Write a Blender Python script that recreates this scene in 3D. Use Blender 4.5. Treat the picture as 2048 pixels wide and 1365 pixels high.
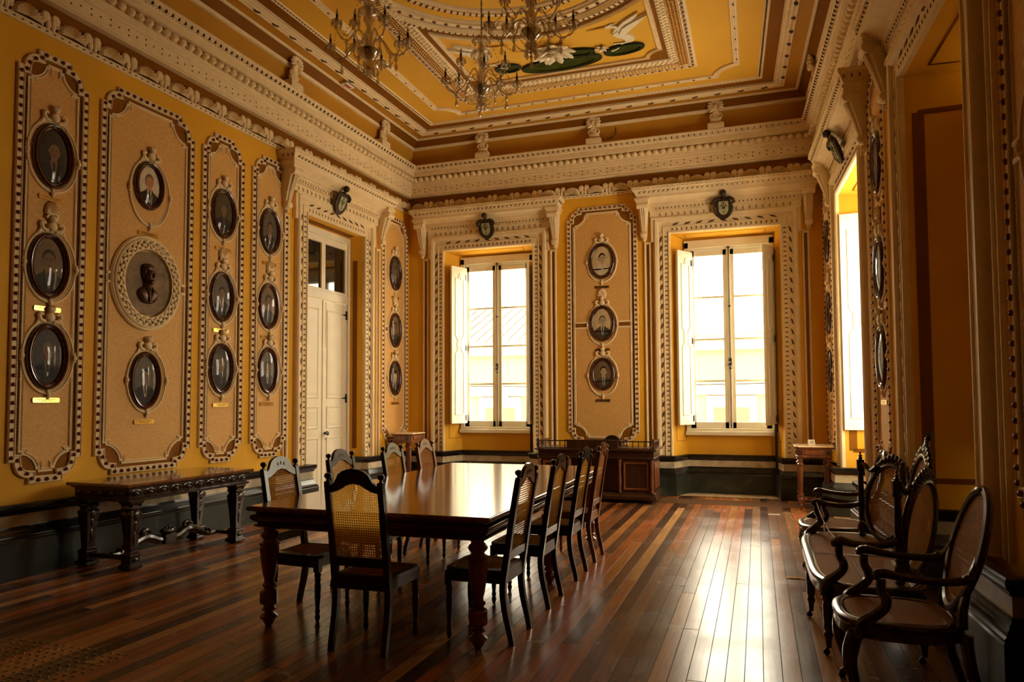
import bpy, math, random
from mathutils import Matrix, Vector
random.seed(7)
PI = math.pi
for o in list(bpy.data.objects): bpy.data.objects.remove(o)
SC = bpy.context.scene
COL = SC.collection
# ------------------------------------------------------------------ camera
YAW, PIT, ROL = .331164, .047046, -.0051067
Fv = Vector((-math.sin(YAW)*math.cos(PIT), math.cos(YAW)*math.cos(PIT), math.sin(PIT)))
Rv = Vector((math.cos(YAW), math.sin(YAW), 0)); Uv = Rv.cross(Fv)
R2 = Rv*math.cos(ROL)+Uv*math.sin(ROL); U2 = Uv*math.cos(ROL)-Rv*math.sin(ROL)
cam = bpy.data.objects.new('camera', bpy.data.cameras.new('camera')); COL.objects.link(cam)
mw = Matrix((R2, U2, -Fv)).transposed().to_4x4(); mw.translation = (0, 0, 1.5); cam.matrix_world = mw
cam.data.sensor_width = 36; cam.data.lens = 1427.2/2048*36; cam.data.shift_y = 52.15/2048
cam.data.clip_start = .05; cam.data.clip_end = 200
SC.camera = cam
# ------------------------------------------------------------------ view, world and daylight
SC.view_settings.view_transform = 'Standard'; SC.view_settings.look = 'None'
SC.view_settings.gamma = 1; SC.view_settings.use_curve_mapping = False
SC.view_settings.exposure = 1.12
world = bpy.data.worlds.new('overcast_sky'); SC.world = world; world.use_nodes = True
bg = world.node_tree.nodes['Background']; bg.inputs[0].default_value = (1.0, .87, .66, 1); bg.inputs[1].default_value = 9.0
def portal(x, y, z, sx, sz, rz):
    l = bpy.data.lights.new('daylight_portal', 'AREA'); l.shape = 'RECTANGLE'; l.size = sx; l.size_y = sz
    l.cycles.is_portal = True
    o = bpy.data.objects.new('daylight_portal', l); COL.objects.link(o); o.location = (x, y, z)
    o.rotation_euler = (-PI/2, 0, rz)
# ------------------------------------------------------------------ materials
def new_mat(name):
    m = bpy.data.materials.new(name); m.use_nodes = True
    nt = m.node_tree; return m, nt, nt.nodes['Principled BSDF']
def N(nt, typ, **kw):
    n = nt.nodes.new(typ)
    for k, v in kw.items():
        if k.startswith('i_'): n.inputs[k[2:].replace('_', ' ')].default_value = v
        else: setattr(n, k, v)
    return n
def mth(nt, op, a, b=None, c=None):
    n = nt.nodes.new('ShaderNodeMath'); n.operation = op
    for i, v in enumerate((a, b, c)):
        if v is None: continue
        if isinstance(v, (int, float)): n.inputs[i].default_value = v
        else: nt.links.new(v, n.inputs[i])
    return n.outputs[0]
def ramp(nt, fac, stops, interp='LINEAR'):
    r = nt.nodes.new('ShaderNodeValToRGB'); r.color_ramp.interpolation = interp
    el = r.color_ramp.elements
    while len(el) < len(stops): el.new(.5)
    for e, (p, c) in zip(el, stops): e.position = p; e.color = (*c, 1)
    nt.links.new(fac, r.inputs[0]); return r.outputs[0]
def mottled(name, col, rough=.6, var=.12, scale=3.0, spec=.3, metal=0, bump=0, bscale=40, coat=0, detail=4):
    m, nt, b = new_mat(name)
    tc = N(nt, 'ShaderNodeTexCoord'); no = N(nt, 'ShaderNodeTexNoise'); no.inputs['Scale'].default_value = scale
    no.inputs['Detail'].default_value = detail
    nt.links.new(tc.outputs['Object'], no.inputs['Vector'])
    lo = tuple(c*(1-var) for c in col); hi = tuple(min(1, c*(1+var)) for c in col)
    nt.links.new(ramp(nt, no.outputs['Fac'], [(.3, lo), (.7, hi)]), b.inputs['Base Color'])
    b.inputs['Roughness'].default_value = rough; b.inputs['Specular IOR Level'].default_value = spec
    b.inputs['Metallic'].default_value = metal; b.inputs['Coat Weight'].default_value = coat
    b.inputs['Coat Roughness'].default_value = .15
    if bump:
        n2 = N(nt, 'ShaderNodeTexNoise'); n2.inputs['Scale'].default_value = bscale
        nt.links.new(tc.outputs['Object'], n2.inputs['Vector'])
        bp = N(nt, 'ShaderNodeBump'); bp.inputs['Strength'].default_value = bump; bp.inputs['Distance'].default_value = .01
        nt.links.new(n2.outputs['Fac'], bp.inputs['Height']); nt.links.new(bp.outputs[0], b.inputs['Normal'])
    return m
def wood(name, c1, c2, rough=.3, axis='X', scale=1.0, coat=.3, spec=.5):
    m, nt, b = new_mat(name)
    tc = N(nt, 'ShaderNodeTexCoord'); mp = N(nt, 'ShaderNodeMapping')
    s = {'X': (2, 30, 30), 'Y': (30, 2, 30), 'Z': (30, 30, 2)}[axis]
    mp.inputs['Scale'].default_value = tuple(v*scale for v in s)
    nt.links.new(tc.outputs['Object'], mp.inputs[0])
    no = N(nt, 'ShaderNodeTexNoise'); no.inputs['Scale'].default_value = 1.0; no.inputs['Detail'].default_value = 5
    nt.links.new(mp.outputs[0], no.inputs['Vector'])
    nt.links.new(ramp(nt, no.outputs['Fac'], [(.3, c1), (.7, c2)]), b.inputs['Base Color'])
    b.inputs['Roughness'].default_value = rough; b.inputs['Coat Weight'].default_value = coat
    b.inputs['Coat Roughness'].default_value = .12; b.inputs['Specular IOR Level'].default_value = spec
    return m
MT = {}
MT['yellow'] = mottled('yellow_paint', (.84, .44, .035), .6, .07, 1.3, .15, bump=.05, bscale=25)
MT['trim'] = mottled('cream_plaster', (.88, .69, .40), .6, .06, 9, .2)
MT['trim_hole'] = mottled('hollow_shade_and_brown', (.10, .05, .02), .8, .2, 9)  # dark colour stands in for shade in gaps and hollows; also brown ornament
MT['brown'] = mottled('brown_paint', (.25, .088, .004), .6, .10, 2, .12)
MT['ochre'] = mottled('ochre_paint', (.60, .29, .025), .6, .07, 2, .25)
MT['stud'] = mottled('maroon_stud', (.17, .040, .014), .4, .2, 20, .4)
MT['ceil_yellow'] = mottled('ceiling_yellow_paint', (.80, .44, .045), .6, .06, 1.0, .15)
MT['white'] = mottled('white_joinery_paint', (.88, .79, .58), .4, .05, 4, .4)
MT['ivory'] = mottled('ivory_shutter_paint', (.90, .86, .70), .4, .04, 4, .4)
MT['black_marble'] = mottled('black_marble', (.014, .013, .011), .25, .5, 7, .5)
MT['grey_metal'] = mottled('grey_metal', (.10, .10, .09), .4, .2, 7, .5, .8)
MT['iron'] = mottled('black_iron', (.02, .018, .015), .45, .2, 7, .5, .4)
MT['bronze'] = mottled('dark_bronze', (.045, .028, .014), .4, .3, 12, .5, .5)
MT['bronze2'] = mottled('brown_bronze', (.14, .082, .028), .5, .35, 12, .4, .3)
MT['bronze3'] = mottled('bust_bronze', (.10, .045, .02), .38, .35, 12, .5, .45)
MT['brass'] = mottled('brass_plate', (.75, .50, .12), .18, .1, 8, .5, .9)
MT['paper'] = mottled('white_paper', (.85, .82, .72), .7, .02, 5)
MT['red'] = mottled('red_print', (.5, .03, .02), .6, .1, 5)
MT['lily'] = mottled('dark_green_relief', (.045, .052, .004), .7, .35, 6, .08)
MT['lily_rim'] = mottled('lily_rim', (.012, .02, .004), .5, .2, 6)
MT['relief_white'] = mottled('white_relief', (.85, .74, .52), .5, .06, 8)
MT['leather'] = mottled('dark_leather', (.02, .01, .006), .35, .2, 12)
MT['cord'] = mottled('pale_cord', (.6, .38, .25), .6, .1, 60)
MT['dark_wood'] = wood('black_stained_wood', (.010, .006, .004), (.026, .014, .008), .28, 'Z')
MT['walnut'] = wood('polished_dark_walnut', (.018, .009, .005), (.05, .022, .010), .25, 'X', coat=.35)
MT['red_wood'] = wood('reddish_mahogany', (.13, .036, .012), (.25, .080, .026), .28, 'Z')
MT['desk_wood'] = wood('dark_mahogany', (.028, .010, .005), (.065, .024, .010), .3, 'Z')
MT['table_wood'] = wood('tabletop_mahogany', (.13, .050, .018), (.25, .10, .036), .13, 'Y', .6, coat=.6)
MT['apron_wood'] = wood('apron_mahogany', (.045, .018, .009), (.09, .035, .014), .2, 'Y', coat=.6)
MT['cross_wood'] = wood('brown_cross_boards', (.10, .045, .018), (.20, .09, .035), .25, 'X', .5)
MT['frame_wood'] = mottled('burr_frame_wood', (.07, .018, .008), .22, .6, 30, .5, coat=.6)
# damask field of the wall panels
def damask():
    m, nt, b = new_mat('peach_damask_field')
    tc = N(nt, 'ShaderNodeTexCoord'); v = N(nt, 'ShaderNodeTexNoise'); v.inputs['Scale'].default_value = 55
    v.inputs['Detail'].default_value = 2; v.inputs['Distortion'].default_value = 1.5
    nt.links.new(tc.outputs['Object'], v.inputs['Vector'])
    nt.links.new(ramp(nt, v.outputs['Fac'], [(.42, (.70, .37, .10)), (.58, (.80, .48, .16))]), b.inputs['Base Color'])
    b.inputs['Roughness'].default_value = .6; b.inputs['Specular IOR Level'].default_value = .25
    return m
MT['field'] = damask()
def marble(name, base, vein, scale, rough):
    m, nt, b = new_mat(name)
    tc = N(nt, 'ShaderNodeTexCoord'); no = N(nt, 'ShaderNodeTexNoise'); no.inputs['Scale'].default_value = scale
    no.inputs['Detail'].default_value = 8; no.inputs['Distortion'].default_value = 1.2
    nt.links.new(tc.outputs['Object'], no.inputs['Vector'])
    nt.links.new(ramp(nt, no.outputs['Fac'], [(.35, base), (.58, tuple(c*1.6 for c in base)), (.75, vein)]), b.inputs['Base Color'])
    b.inputs['Roughness'].default_value = rough
    return m
MT['green_marble'] = marble('green_marble', (.020, .025, .018), (.08, .095, .07), 3, .38)
MT['white_marble'] = marble('white_marble', (.42, .36, .24), (.26, .21, .13), 3, .35)
MT['beige_marble'] = marble('beige_marble_top', (.62, .46, .28), (.40, .26, .14), 6, .15)
def floor_mat():
    m, nt, b = new_mat('varnished_plank_floor')
    tc = N(nt, 'ShaderNodeTexCoord'); sp = N(nt, 'ShaderNodeSeparateXYZ'); nt.links.new(tc.outputs['Object'], sp.inputs[0])
    X, Y = sp.outputs[0], sp.outputs[1]
    px = mth(nt, 'DIVIDE', X, .098); ix = mth(nt, 'FLOOR', px); fx = mth(nt, 'FRACT', px)
    wn = N(nt, 'ShaderNodeTexWhiteNoise', noise_dimensions='1D'); nt.links.new(ix, wn.inputs['W'])
    py = mth(nt, 'ADD', mth(nt, 'DIVIDE', Y, 4.2), mth(nt, 'MULTIPLY', wn.outputs['Value'], 7.0))
    iy = mth(nt, 'FLOOR', py); fy = mth(nt, 'FRACT', py)
    cb = N(nt, 'ShaderNodeCombineXYZ'); nt.links.new(ix, cb.inputs[0]); nt.links.new(iy, cb.inputs[1])
    w2 = N(nt, 'ShaderNodeTexWhiteNoise', noise_dimensions='2D'); nt.links.new(cb.outputs[0], w2.inputs['Vector'])
    col = ramp(nt, w2.outputs['Value'], [(0, (.045, .016, .006)), (.15, (.16, .060, .018)), (.28, (.25, .080, .020)), (.40, (.11, .052, .022)),
        (.52, (.31, .130, .034)), (.64, (.18, .092, .036)), (.76, (.27, .085, .020)), (.86, (.38, .200, .065)), (.95, (.085, .036, .014)), (1, (.09, .03, .012))], 'CONSTANT')
    mp = N(nt, 'ShaderNodeMapping'); mp.inputs['Scale'].default_value = (45, 2.2, 1); nt.links.new(tc.outputs['Object'], mp.inputs[0])
    no = N(nt, 'ShaderNodeTexNoise'); no.inputs['Scale'].default_value = 1.0; no.inputs['Detail'].default_value = 6
    nt.links.new(mp.outputs[0], no.inputs['Vector'])
    g = ramp(nt, no.outputs['Fac'], [(.25, (.85, .80, .72)), (.75, (1.6, 1.55, 1.45))])
    mx = N(nt, 'ShaderNodeMix', data_type='RGBA', blend_type='MULTIPLY'); mx.inputs[0].default_value = 1
    nt.links.new(col, mx.inputs[6]); nt.links.new(g, mx.inputs[7])
    ex = mth(nt, 'MINIMUM', fx, mth(nt, 'SUBTRACT', 1.0, fx)); ey = mth(nt, 'MINIMUM', fy, mth(nt, 'SUBTRACT', 1.0, fy))
    gap = mth(nt, 'MAXIMUM', mth(nt, 'LESS_THAN', ex, .022), mth(nt, 'LESS_THAN', ey, .0010))
    m2 = N(nt, 'ShaderNodeMix', data_type='RGBA'); nt.links.new(gap, m2.inputs[0]); nt.links.new(mx.outputs[2], m2.inputs[6])
    m2.inputs[7].default_value = (.02, .012, .007, 1)
    nt.links.new(m2.outputs[2], b.inputs['Base Color'])
    n3 = N(nt, 'ShaderNodeTexNoise'); n3.inputs['Scale'].default_value = 2.0; n3.inputs['Detail'].default_value = 5
    nt.links.new(tc.outputs['Object'], n3.inputs['Vector'])
    rr = mth(nt, 'ADD', mth(nt, 'MULTIPLY', n3.outputs['Fac'], .26), .12)
    rr = mth(nt, 'ADD', rr, mth(nt, 'MULTIPLY', gap, .5)); nt.links.new(rr, b.inputs['Roughness'])
    tilt = mth(nt, 'MULTIPLY', mth(nt, 'SUBTRACT', w2.outputs['Value'], .5), fx)
    hgt = mth(nt, 'ADD', mth(nt, 'ADD', mth(nt, 'MULTIPLY', tilt, .5), mth(nt, 'MULTIPLY', no.outputs['Fac'], .12)), mth(nt, 'MULTIPLY', n3.outputs['Fac'], 1.5))
    hgt = mth(nt, 'SUBTRACT', hgt, mth(nt, 'MULTIPLY', gap, .6))
    bp = N(nt, 'ShaderNodeBump'); bp.inputs['Strength'].default_value = .35; bp.inputs['Distance'].default_value = .004
    nt.links.new(hgt, bp.inputs['Height']); nt.links.new(bp.outputs[0], b.inputs['Normal'])
    b.inputs['Specular IOR Level'].default_value = .22; b.inputs['Coat Weight'].default_value = .02; b.inputs['Coat Roughness'].default_value = .2
    return m
MT['floor'] = floor_mat()
def cane(name, c1, c2, pitch=.0150, hole=.27, trans=.7):
    m, nt, b = new_mat(name)
    tc = N(nt, 'ShaderNodeTexCoord'); sp = N(nt, 'ShaderNodeSeparateXYZ'); nt.links.new(tc.outputs['UV'], sp.inputs[0])
    def cell(s):
        f = mth(nt, 'FRACT', mth(nt, 'DIVIDE', s, pitch)); return mth(nt, 'ABSOLUTE', mth(nt, 'SUBTRACT', f, .5))
    u, v = cell(sp.outputs[0]), cell(sp.outputs[1])
    h = mth(nt, 'MULTIPLY', mth(nt, 'LESS_THAN', mth(nt, 'MAXIMUM', u, v), hole), mth(nt, 'LESS_THAN', mth(nt, 'ADD', u, v), hole*1.5))
    st = mth(nt, 'GREATER_THAN', mth(nt, 'ABSOLUTE', mth(nt, 'SUBTRACT', u, v)), .1)
    mx = N(nt, 'ShaderNodeMix', data_type='RGBA'); nt.links.new(st, mx.inputs[0])
    mx.inputs[6].default_value = (*c1, 1); mx.inputs[7].default_value = (*c2, 1)
    nt.links.new(mx.outputs[2], b.inputs['Base Color']); b.inputs['Roughness'].default_value = .6; b.inputs['Specular IOR Level'].default_value = .08
    tl = N(nt, 'ShaderNodeBsdfTranslucent'); nt.links.new(mx.outputs[2], tl.inputs[0])
    m1 = N(nt, 'ShaderNodeMixShader'); m1.inputs[0].default_value = trans
    nt.links.new(b.outputs[0], m1.inputs[1]); nt.links.new(tl.outputs[0], m1.inputs[2])
    tr = N(nt, 'ShaderNodeBsdfTransparent'); m2 = N(nt, 'ShaderNodeMixShader'); nt.links.new(h, m2.inputs[0])
    nt.links.new(m1.outputs[0], m2.inputs[1]); nt.links.new(tr.outputs[0], m2.inputs[2])
    nt.links.new(m2.outputs[0], nt.nodes['Material Output'].inputs[0])
    return m
MT['cane'] = cane('golden_cane_webbing', (.82, .39, .04), (.94, .54, .085))
MT['cane_dark'] = cane('brown_cane_webbing', (.26, .11, .02), (.46, .22, .055), .012, .24, .25)
def clear(name, tint=(1, 1, 1), gl=.08, rough=.02, edge=1.45, diff=0):
    m, nt, b = new_mat(name); nt.nodes.remove(b)
    tr = N(nt, 'ShaderNodeBsdfTransparent'); tr.inputs[0].default_value = (*tint, 1)
    g = N(nt, 'ShaderNodeBsdfGlossy'); g.inputs['Roughness'].default_value = rough
    fr = N(nt, 'ShaderNodeLayerWeight'); fr.inputs[0].default_value = .5
    mx = N(nt, 'ShaderNodeMixShader'); nt.links.new(mth(nt, 'ADD', mth(nt, 'MULTIPLY', mth(nt, 'POWER', fr.outputs['Facing'], 4.0), edge-1), gl), mx.inputs[0])
    nt.links.new(tr.outputs[0], mx.inputs[1]); nt.links.new(g.outputs[0], mx.inputs[2])
    if diff:
        df = N(nt, 'ShaderNodeBsdfDiffuse'); df.inputs[0].default_value = (.95, .82, .60, 1); m2 = N(nt, 'ShaderNodeMixShader'); m2.inputs[0].default_value = diff
        nt.links.new(mx.outputs[0], m2.inputs[1]); nt.links.new(df.outputs[0], m2.inputs[2]); mx = m2
    nt.links.new(mx.outputs[0], nt.nodes['Material Output'].inputs[0])
    return m
MT['pane'] = clear('window_glass', (.98, .99, .98), 0.0)
MT['dome_glass'] = clear('convex_picture_glass', (.95, .95, .93), .03, .015, 1.5)
MT['crystal'] = clear('chandelier_crystal', (.92, .86, .72), .32, .12, 1.8, .16)
MT['bowl_glass'] = clear('silvered_crystal', (.45, .38, .28), .55, .12, 1.6)
# ------------------------------------------------------------------ mesh builder
class MB:
    def __init__(s): s.v = []; s.f = []; s.m = []; s.T = None
    def add(s, vs, fs, mi=0):
        o = len(s.v)
        if s.T is not None: vs = [tuple(s.T @ Vector(p)) for p in vs]
        s.v += [tuple(p) for p in vs]; s.f += [tuple(i+o for i in f) for f in fs]; s.m += [mi]*len(fs)
    def box(s, x0, y0, z0, x1, y1, z1, mi=0):
        vs = [(x, y, z) for x in (x0, x1) for y in (y0, y1) for z in (z0, z1)]
        s.add(vs, [(0, 1, 3, 2), (4, 6, 7, 5), (0, 4, 5, 1), (2, 3, 7, 6), (0, 2, 6, 4), (1, 5, 7, 3)], mi)
    def lathe(s, prof, c=(0, 0, 0), seg=16, mi=0, sx=1, sy=1, axis='Z'):
        n = len(prof); vs = []
        for k in range(seg):
            a = 2*PI*k/seg
            for r, z in prof:
                p = (r*math.cos(a)*sx, r*math.sin(a)*sy, z)
                if axis == 'Y': p = (p[0], -z, p[1])
                if axis == 'X': p = (z, p[0], p[1])
                vs.append((c[0]+p[0], c[1]+p[1], c[2]+p[2]))
        fs = []
        for k in range(seg):
            k2 = (k+1) % seg
            for i in range(n-1): fs.append((k*n+i, k2*n+i, k2*n+i+1, k*n+i+1))
        if prof[0][0] > 1e-6: fs.append(tuple(k*n for k in range(seg))[::-1])
        if prof[-1][0] > 1e-6: fs.append(tuple(k*n+n-1 for k in range(seg)))
        s.add(vs, fs, mi)
    def ball(s, c, r, seg=8, rings=5, mi=0):
        if isinstance(r, (int, float)): r = (r, r, r)
        vs = [(c[0], c[1], c[2]-r[2])]; fs = []
        for i in range(1, rings):
            t = -PI/2+PI*i/rings
            for k in range(seg):
                a = 2*PI*k/seg; vs.append((c[0]+r[0]*math.cos(t)*math.cos(a), c[1]+r[1]*math.cos(t)*math.sin(a), c[2]+r[2]*math.sin(t)))
        vs.append((c[0], c[1], c[2]+r[2])); L = len(vs)-1
        for k in range(seg):
            k2 = (k+1) % seg; fs.append((0, 1+k2, 1+k)); fs.append((L, L-seg+k, L-seg+k2))
            for i in range(rings-2): b = 1+i*seg; fs.append((b+k, b+k2, b+seg+k2, b+seg+k))
        s.add(vs, fs, mi)
    def tube(s, pts, r, seg=8, mi=0, flat=(1, 1), closed=False, rot=0):
        pts = [Vector(p) for p in pts]; n = len(pts)
        if isinstance(r, (int, float)): r = [r]*n
        if not closed and 4 <= n < 16:   # smooth the run with a Catmull-Rom curve
            P, Q, K = [], [], 3
            for i in range(n-1):
                a, b, c, d = pts[max(i-1, 0)], pts[i], pts[i+1], pts[min(i+2, n-1)]
                for k in range(K):
                    u = k/K; P.append(.5*((2*b)+(c-a)*u+(2*a-5*b+4*c-d)*u*u+(3*b-a-3*c+d)*u**3)); Q.append(r[i]+(r[i+1]-r[i])*u)
            P.append(pts[-1]); Q.append(r[-1]); pts, r, n = P, Q, len(P)
        vs = []; up = None
        for i, p in enumerate(pts):
            if closed: t = pts[(i+1) % n]-pts[i-1]
            else: t = pts[min(i+1, n-1)]-pts[max(i-1, 0)]
            t.normalize()
            if up is None:
                up = Vector((0, 0, 1)) if abs(t.z) < .9 else Vector((0, 1, 0))
            a = t.cross(up)
            if a.length < 1e-5: a = t.orthogonal()
            a.normalize(); b = a.cross(t).normalized(); up = b
            for k in range(seg):
                q = 2*PI*k/seg+rot; vs.append(p+a*math.cos(q)*r[i]*flat[0]+b*math.sin(q)*r[i]*flat[1])
        fs = []
        for i in range(n if closed else n-1):
            j = (i+1) % n
            for k in range(seg): k2 = (k+1) % seg; fs.append((i*seg+k, i*seg+k2, j*seg+k2, j*seg+k))
        if not closed: fs.append(tuple(range(seg))[::-1]); fs.append(tuple((n-1)*seg+k for k in range(seg)))
        s.add(vs, fs, mi)
    def prism(s, poly, y0, y1, mi=0, plane='XZ', side=None):
        n = len(poly)
        mk = {'XZ': lambda a, b, h: (a, h, b), 'XY': lambda a, b, h: (a, b, h), 'YZ': lambda a, b, h: (h, a, b)}[plane]
        s.add([mk(a, b, y0) for a, b in poly]+[mk(a, b, y1) for a, b in poly],
              [tuple(range(n))[::-1], tuple(range(n, 2*n))], mi)
        s.add([mk(a, b, y0) for a, b in poly]+[mk(a, b, y1) for a, b in poly],
              [(i, (i+1) % n, n+(i+1) % n, n+i) for i in range(n)], mi if side is None else side)
    def sweep(s, path, prof, closed=False, plane='PLAN', mis=None, cap=True):
        # path 2-D; prof = (offset to the left of travel, height); PLAN: height is z; WALL: path is x,z and height comes out to -y
        n = len(path); P = [Vector(p) for p in path]; off = []
        for i in range(n):
            d1 = (P[i]-P[i-1]) if (i > 0 or closed) else (P[1]-P[0])
            d2 = (P[(i+1) % n]-P[i]) if (i < n-1 or closed) else (P[-1]-P[-2])
            d1 = d1.normalized(); d2 = d2.normalized()
            n1 = Vector((-d1.y, d1.x)); n2 = Vector((-d2.y, d2.x)); m = n1+n2
            if m.length < 1e-4: m = n1.copy()
            m.normalize(); m = m/max(.35, m.dot(n1)); off.append(m)
        k = len(prof); vs = []
        for p, m in zip(P, off):
            for d, h in prof:
                q = p+m*d; vs.append((q.x, q.y, h) if plane == 'PLAN' else (q.x, -h, q.y))
        o = 0
        for j in range(k-1):
            fs = []
            for i in range(n if closed else n-1):
                i2 = (i+1) % n; fs.append((i*k+j, i2*k+j, i2*k+j+1, i*k+j+1))
            s.add(vs, fs, 0 if mis is None else mis[j]) if False else s._addf(vs, fs, 0 if mis is None else mis[j], j == 0)
        if cap and not closed:
            s._addf(vs, [tuple(range(k)), tuple((n-1)*k+j for j in range(k))[::-1]], 0 if mis is None else mis[0], False)
    def _addf(s, vs, fs, mi, first):
        if first:
            s._o = len(s.v); w = vs
            if s.T is not None: w = [tuple(s.T @ Vector(p)) for p in vs]
            s.v += [tuple(p) for p in w]
        s.f += [tuple(i+s._o for i in f) for f in fs]; s.m += [mi]*len(fs)
    def obj(s, name, mats, parent=None, loc=None, rz=0, smooth=True, bevel=0, uv=None):
        me = bpy.data.meshes.new(name); me.from_pydata(s.v, [], s.f)
        if isinstance(mats, str): mats = [mats]
        for k in mats: me.materials.append(MT[k])
        if len(mats) > 1: me.polygons.foreach_set('material_index', s.m)
        if smooth: me.shade_smooth(); me.set_sharp_from_angle(angle=.62)
        if uv:
            L = me.uv_layers.new(name='UV')
            for li, lp in enumerate(me.loops): L.data[li].uv = uv(me.vertices[lp.vertex_index].co)
        import bmesh
        bm = bmesh.new(); bm.from_mesh(me); bmesh.ops.recalc_face_normals(bm, faces=bm.faces); bm.to_mesh(me); bm.free()
        o = bpy.data.objects.new(name, me); COL.objects.link(o)
        if parent is not None: o.parent = parent
        if loc is not None: o.location = loc
        o.rotation_euler = (0, 0, rz)
        if bevel:
            b = o.modifiers.new('bevel', 'BEVEL'); b.width = bevel; b.segments = 2; b.limit_method = 'ANGLE'; b.angle_limit = .6
        return o
def tag(o, label, cat, group=None):
    if len(label.split()) > 16: print('LONG', len(label.split()), label)
    o['label'] = label; o['category'] = cat
    if group: o['group'] = group
    return o
def thing(name, label, cat, loc=(0, 0, 0), rz=0, group=None):
    o = bpy.data.objects.new(name, None); COL.objects.link(o); o.location = loc; o.rotation_euler = (0, 0, rz)
    o.empty_display_size = .1
    return tag(o, label, cat, group)
def struct(o): o['kind'] = 'structure'; return o
def dup(root, loc=None, rz=None, label=None, group=None, top=True):
    r = root.copy(); COL.objects.link(r)
    if top:
        if loc is not None: r.location = loc
        if rz is not None: r.rotation_euler = (0, 0, rz)
        if label: r['label'] = label
        if group: r['group'] = group
    for ch in list(root.children):
        c = dup(ch, top=False); c.parent = r
    return r
def ell(rx, rz, n=40, cx=0, cz=0): return [(cx+rx*math.cos(2*PI*i/n), cz+rz*math.sin(2*PI*i/n)) for i in range(n)]
# ------------------------------------------------------------------ room frame
aL, aR, dL, dR, YB = .02611, .0402385, -6.27, 1.46, 11.60
YF = -5.0
H_DADO, H_C = .62, 6.14
LRZ = PI/2-aL; RRZ = -(PI/2-aR)
def PL(s, z=0, n=0): # left wall point, s = along (world y), n = out into the room
    return Vector(((dL)/math.cos(aL)+math.sin(aL)*s+math.cos(aL)*n, math.cos(aL)*s-math.sin(aL)*n, z))
def PR(s, z=0, n=0):
    return Vector((dR/math.cos(aR)-math.sin(aR)*s-math.cos(aR)*n, math.cos(aR)*s-math.sin(aR)*n, z))
def PB(s, z=0, n=0): return Vector((s, YB-n, z))
WALL = {'L': (PL, LRZ), 'R': (PR, RRZ), 'B': (PB, 0.0)}
# ------------------------------------------------------------------ room shell
ZT = 4.17
OPEN = {  # front edges a,b in wall-local u; splay left/right; depth; window hole
 'B': [dict(a=-5.25, b=-3.60, sl=.18, sr=.09, D=.35, kind='win'), dict(a=-1.28, b=.37, sl=.18, sr=.09, D=.35, kind='win')],
 'L': [dict(a=8.58, b=10.07, sl=.04, sr=.05, D=.25, kind='door')],
 'R': [dict(a=-10.12, b=-8.47, sl=.06, sr=.06, D=.62, kind='win'), dict(a=-6.55, b=-4.93, sl=.05, sr=.05, D=.62, kind='win')]}
xLb, xRb = PL(YB).x, PR(YB).x
def lcorner(p, y): return ((dL+p)+y*math.sin(aL))/math.cos(aL)
def rcorner(p, y): return ((dR-p)-y*math.sin(aR))/math.cos(aR)
def uspan(w):
    if w == 'B': return lcorner(0, YB), rcorner(0, YB)
    if w == 'L': return YF/math.cos(aL)-.2, YB/math.cos(aL)+.2
    return -(YB/math.cos(aR)+.1), -(YF/math.cos(aR))+.1
def build_wall(w, name):
    P, rz = WALL[w]; u0, u1 = uspan(w); m = MB(); T = 5.75
    def q(*pts, mi=0): m.add(pts, [tuple(range(len(pts)))], mi)
    edges = [u0]
    for o in OPEN[w]: edges += [o['a'], o['b']]
    edges.append(u1)
    for i in range(0, len(edges), 2):
        q((edges[i], 0, 0), (edges[i+1], 0, 0), (edges[i+1], 0, T), (edges[i], 0, T))
    for o in OPEN[w]:
        a, b, D = o['a'], o['b'], o['D']; A, Bb = a+o['sl'], b-o['sr']
        q((a, 0, ZT), (b, 0, ZT), (b, 0, T), (a, 0, T))
        zb = ZT-.04
        q((a, 0, 0), (a, 0, ZT), (A, D, zb), (A, D, 0)); q((b, 0, 0), (Bb, D, 0), (Bb, D, zb), (b, 0, ZT))
        q((a, 0, ZT), (b, 0, ZT), (Bb, D, zb), (A, D, zb))
        if o['kind'] == 'win':
            h0, h1, hz0, hz1 = A, Bb, .98, 4.05
            q((A, D, 0), (Bb, D, 0), (Bb, D, hz0), (A, D, hz0)); q((A, D, hz1), (Bb, D, hz1), (Bb, D, zb), (A, D, zb))
            d2 = D+.16
            q((h0, D, hz0), (h1, D, hz0), (h1, d2, hz0-.03), (h0, d2, hz0-.03)); q((h0, D, hz1), (h0, d2, hz1), (h1, d2, hz1), (h1, D, hz1))
            q((h0, D, hz0), (h0, d2, hz0), (h0, d2, hz1), (h0, D, hz1)); q((h1, D, hz0), (h1, D, hz1), (h1, d2, hz1), (h1, d2, hz0))
    return struct(m.obj(name, 'yellow', loc=P(0), rz=rz, smooth=False))
for w, nm in (('L', 'wall_left'), ('B', 'wall_back'), ('R', 'wall_right')): build_wall(w, nm)
m = MB(); m.box(lcorner(0, YF)-.3, YF-.2, 0, rcorner(0, YF)+.3, YF, 6.2); struct(m.obj('wall_front', 'brown', smooth=False))  # unseen wall, set far back and coloured brown to cut bounced light
m = MB(); m.box(-7.2, YF-.2, -.1, 2.3, 12.3, 0)
FLOOR = struct(m.obj('floor', 'floor', smooth=False))
# cross boards along the back wall
m = MB()
for k in range(4): m.box(xLb+.1, 10.62+.125*k, 0, xRb-.1, 10.62+.125*k+.12, .004)
struct(m.obj('trim_1', 'cross_wood', smooth=False))
ROOM = [(lcorner(0, YF), YF), (rcorner(0, YF), YF), (rcorner(0, YB), YB), (lcorner(0, YB), YB)]   # counter-clockwise: left is inward
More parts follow.
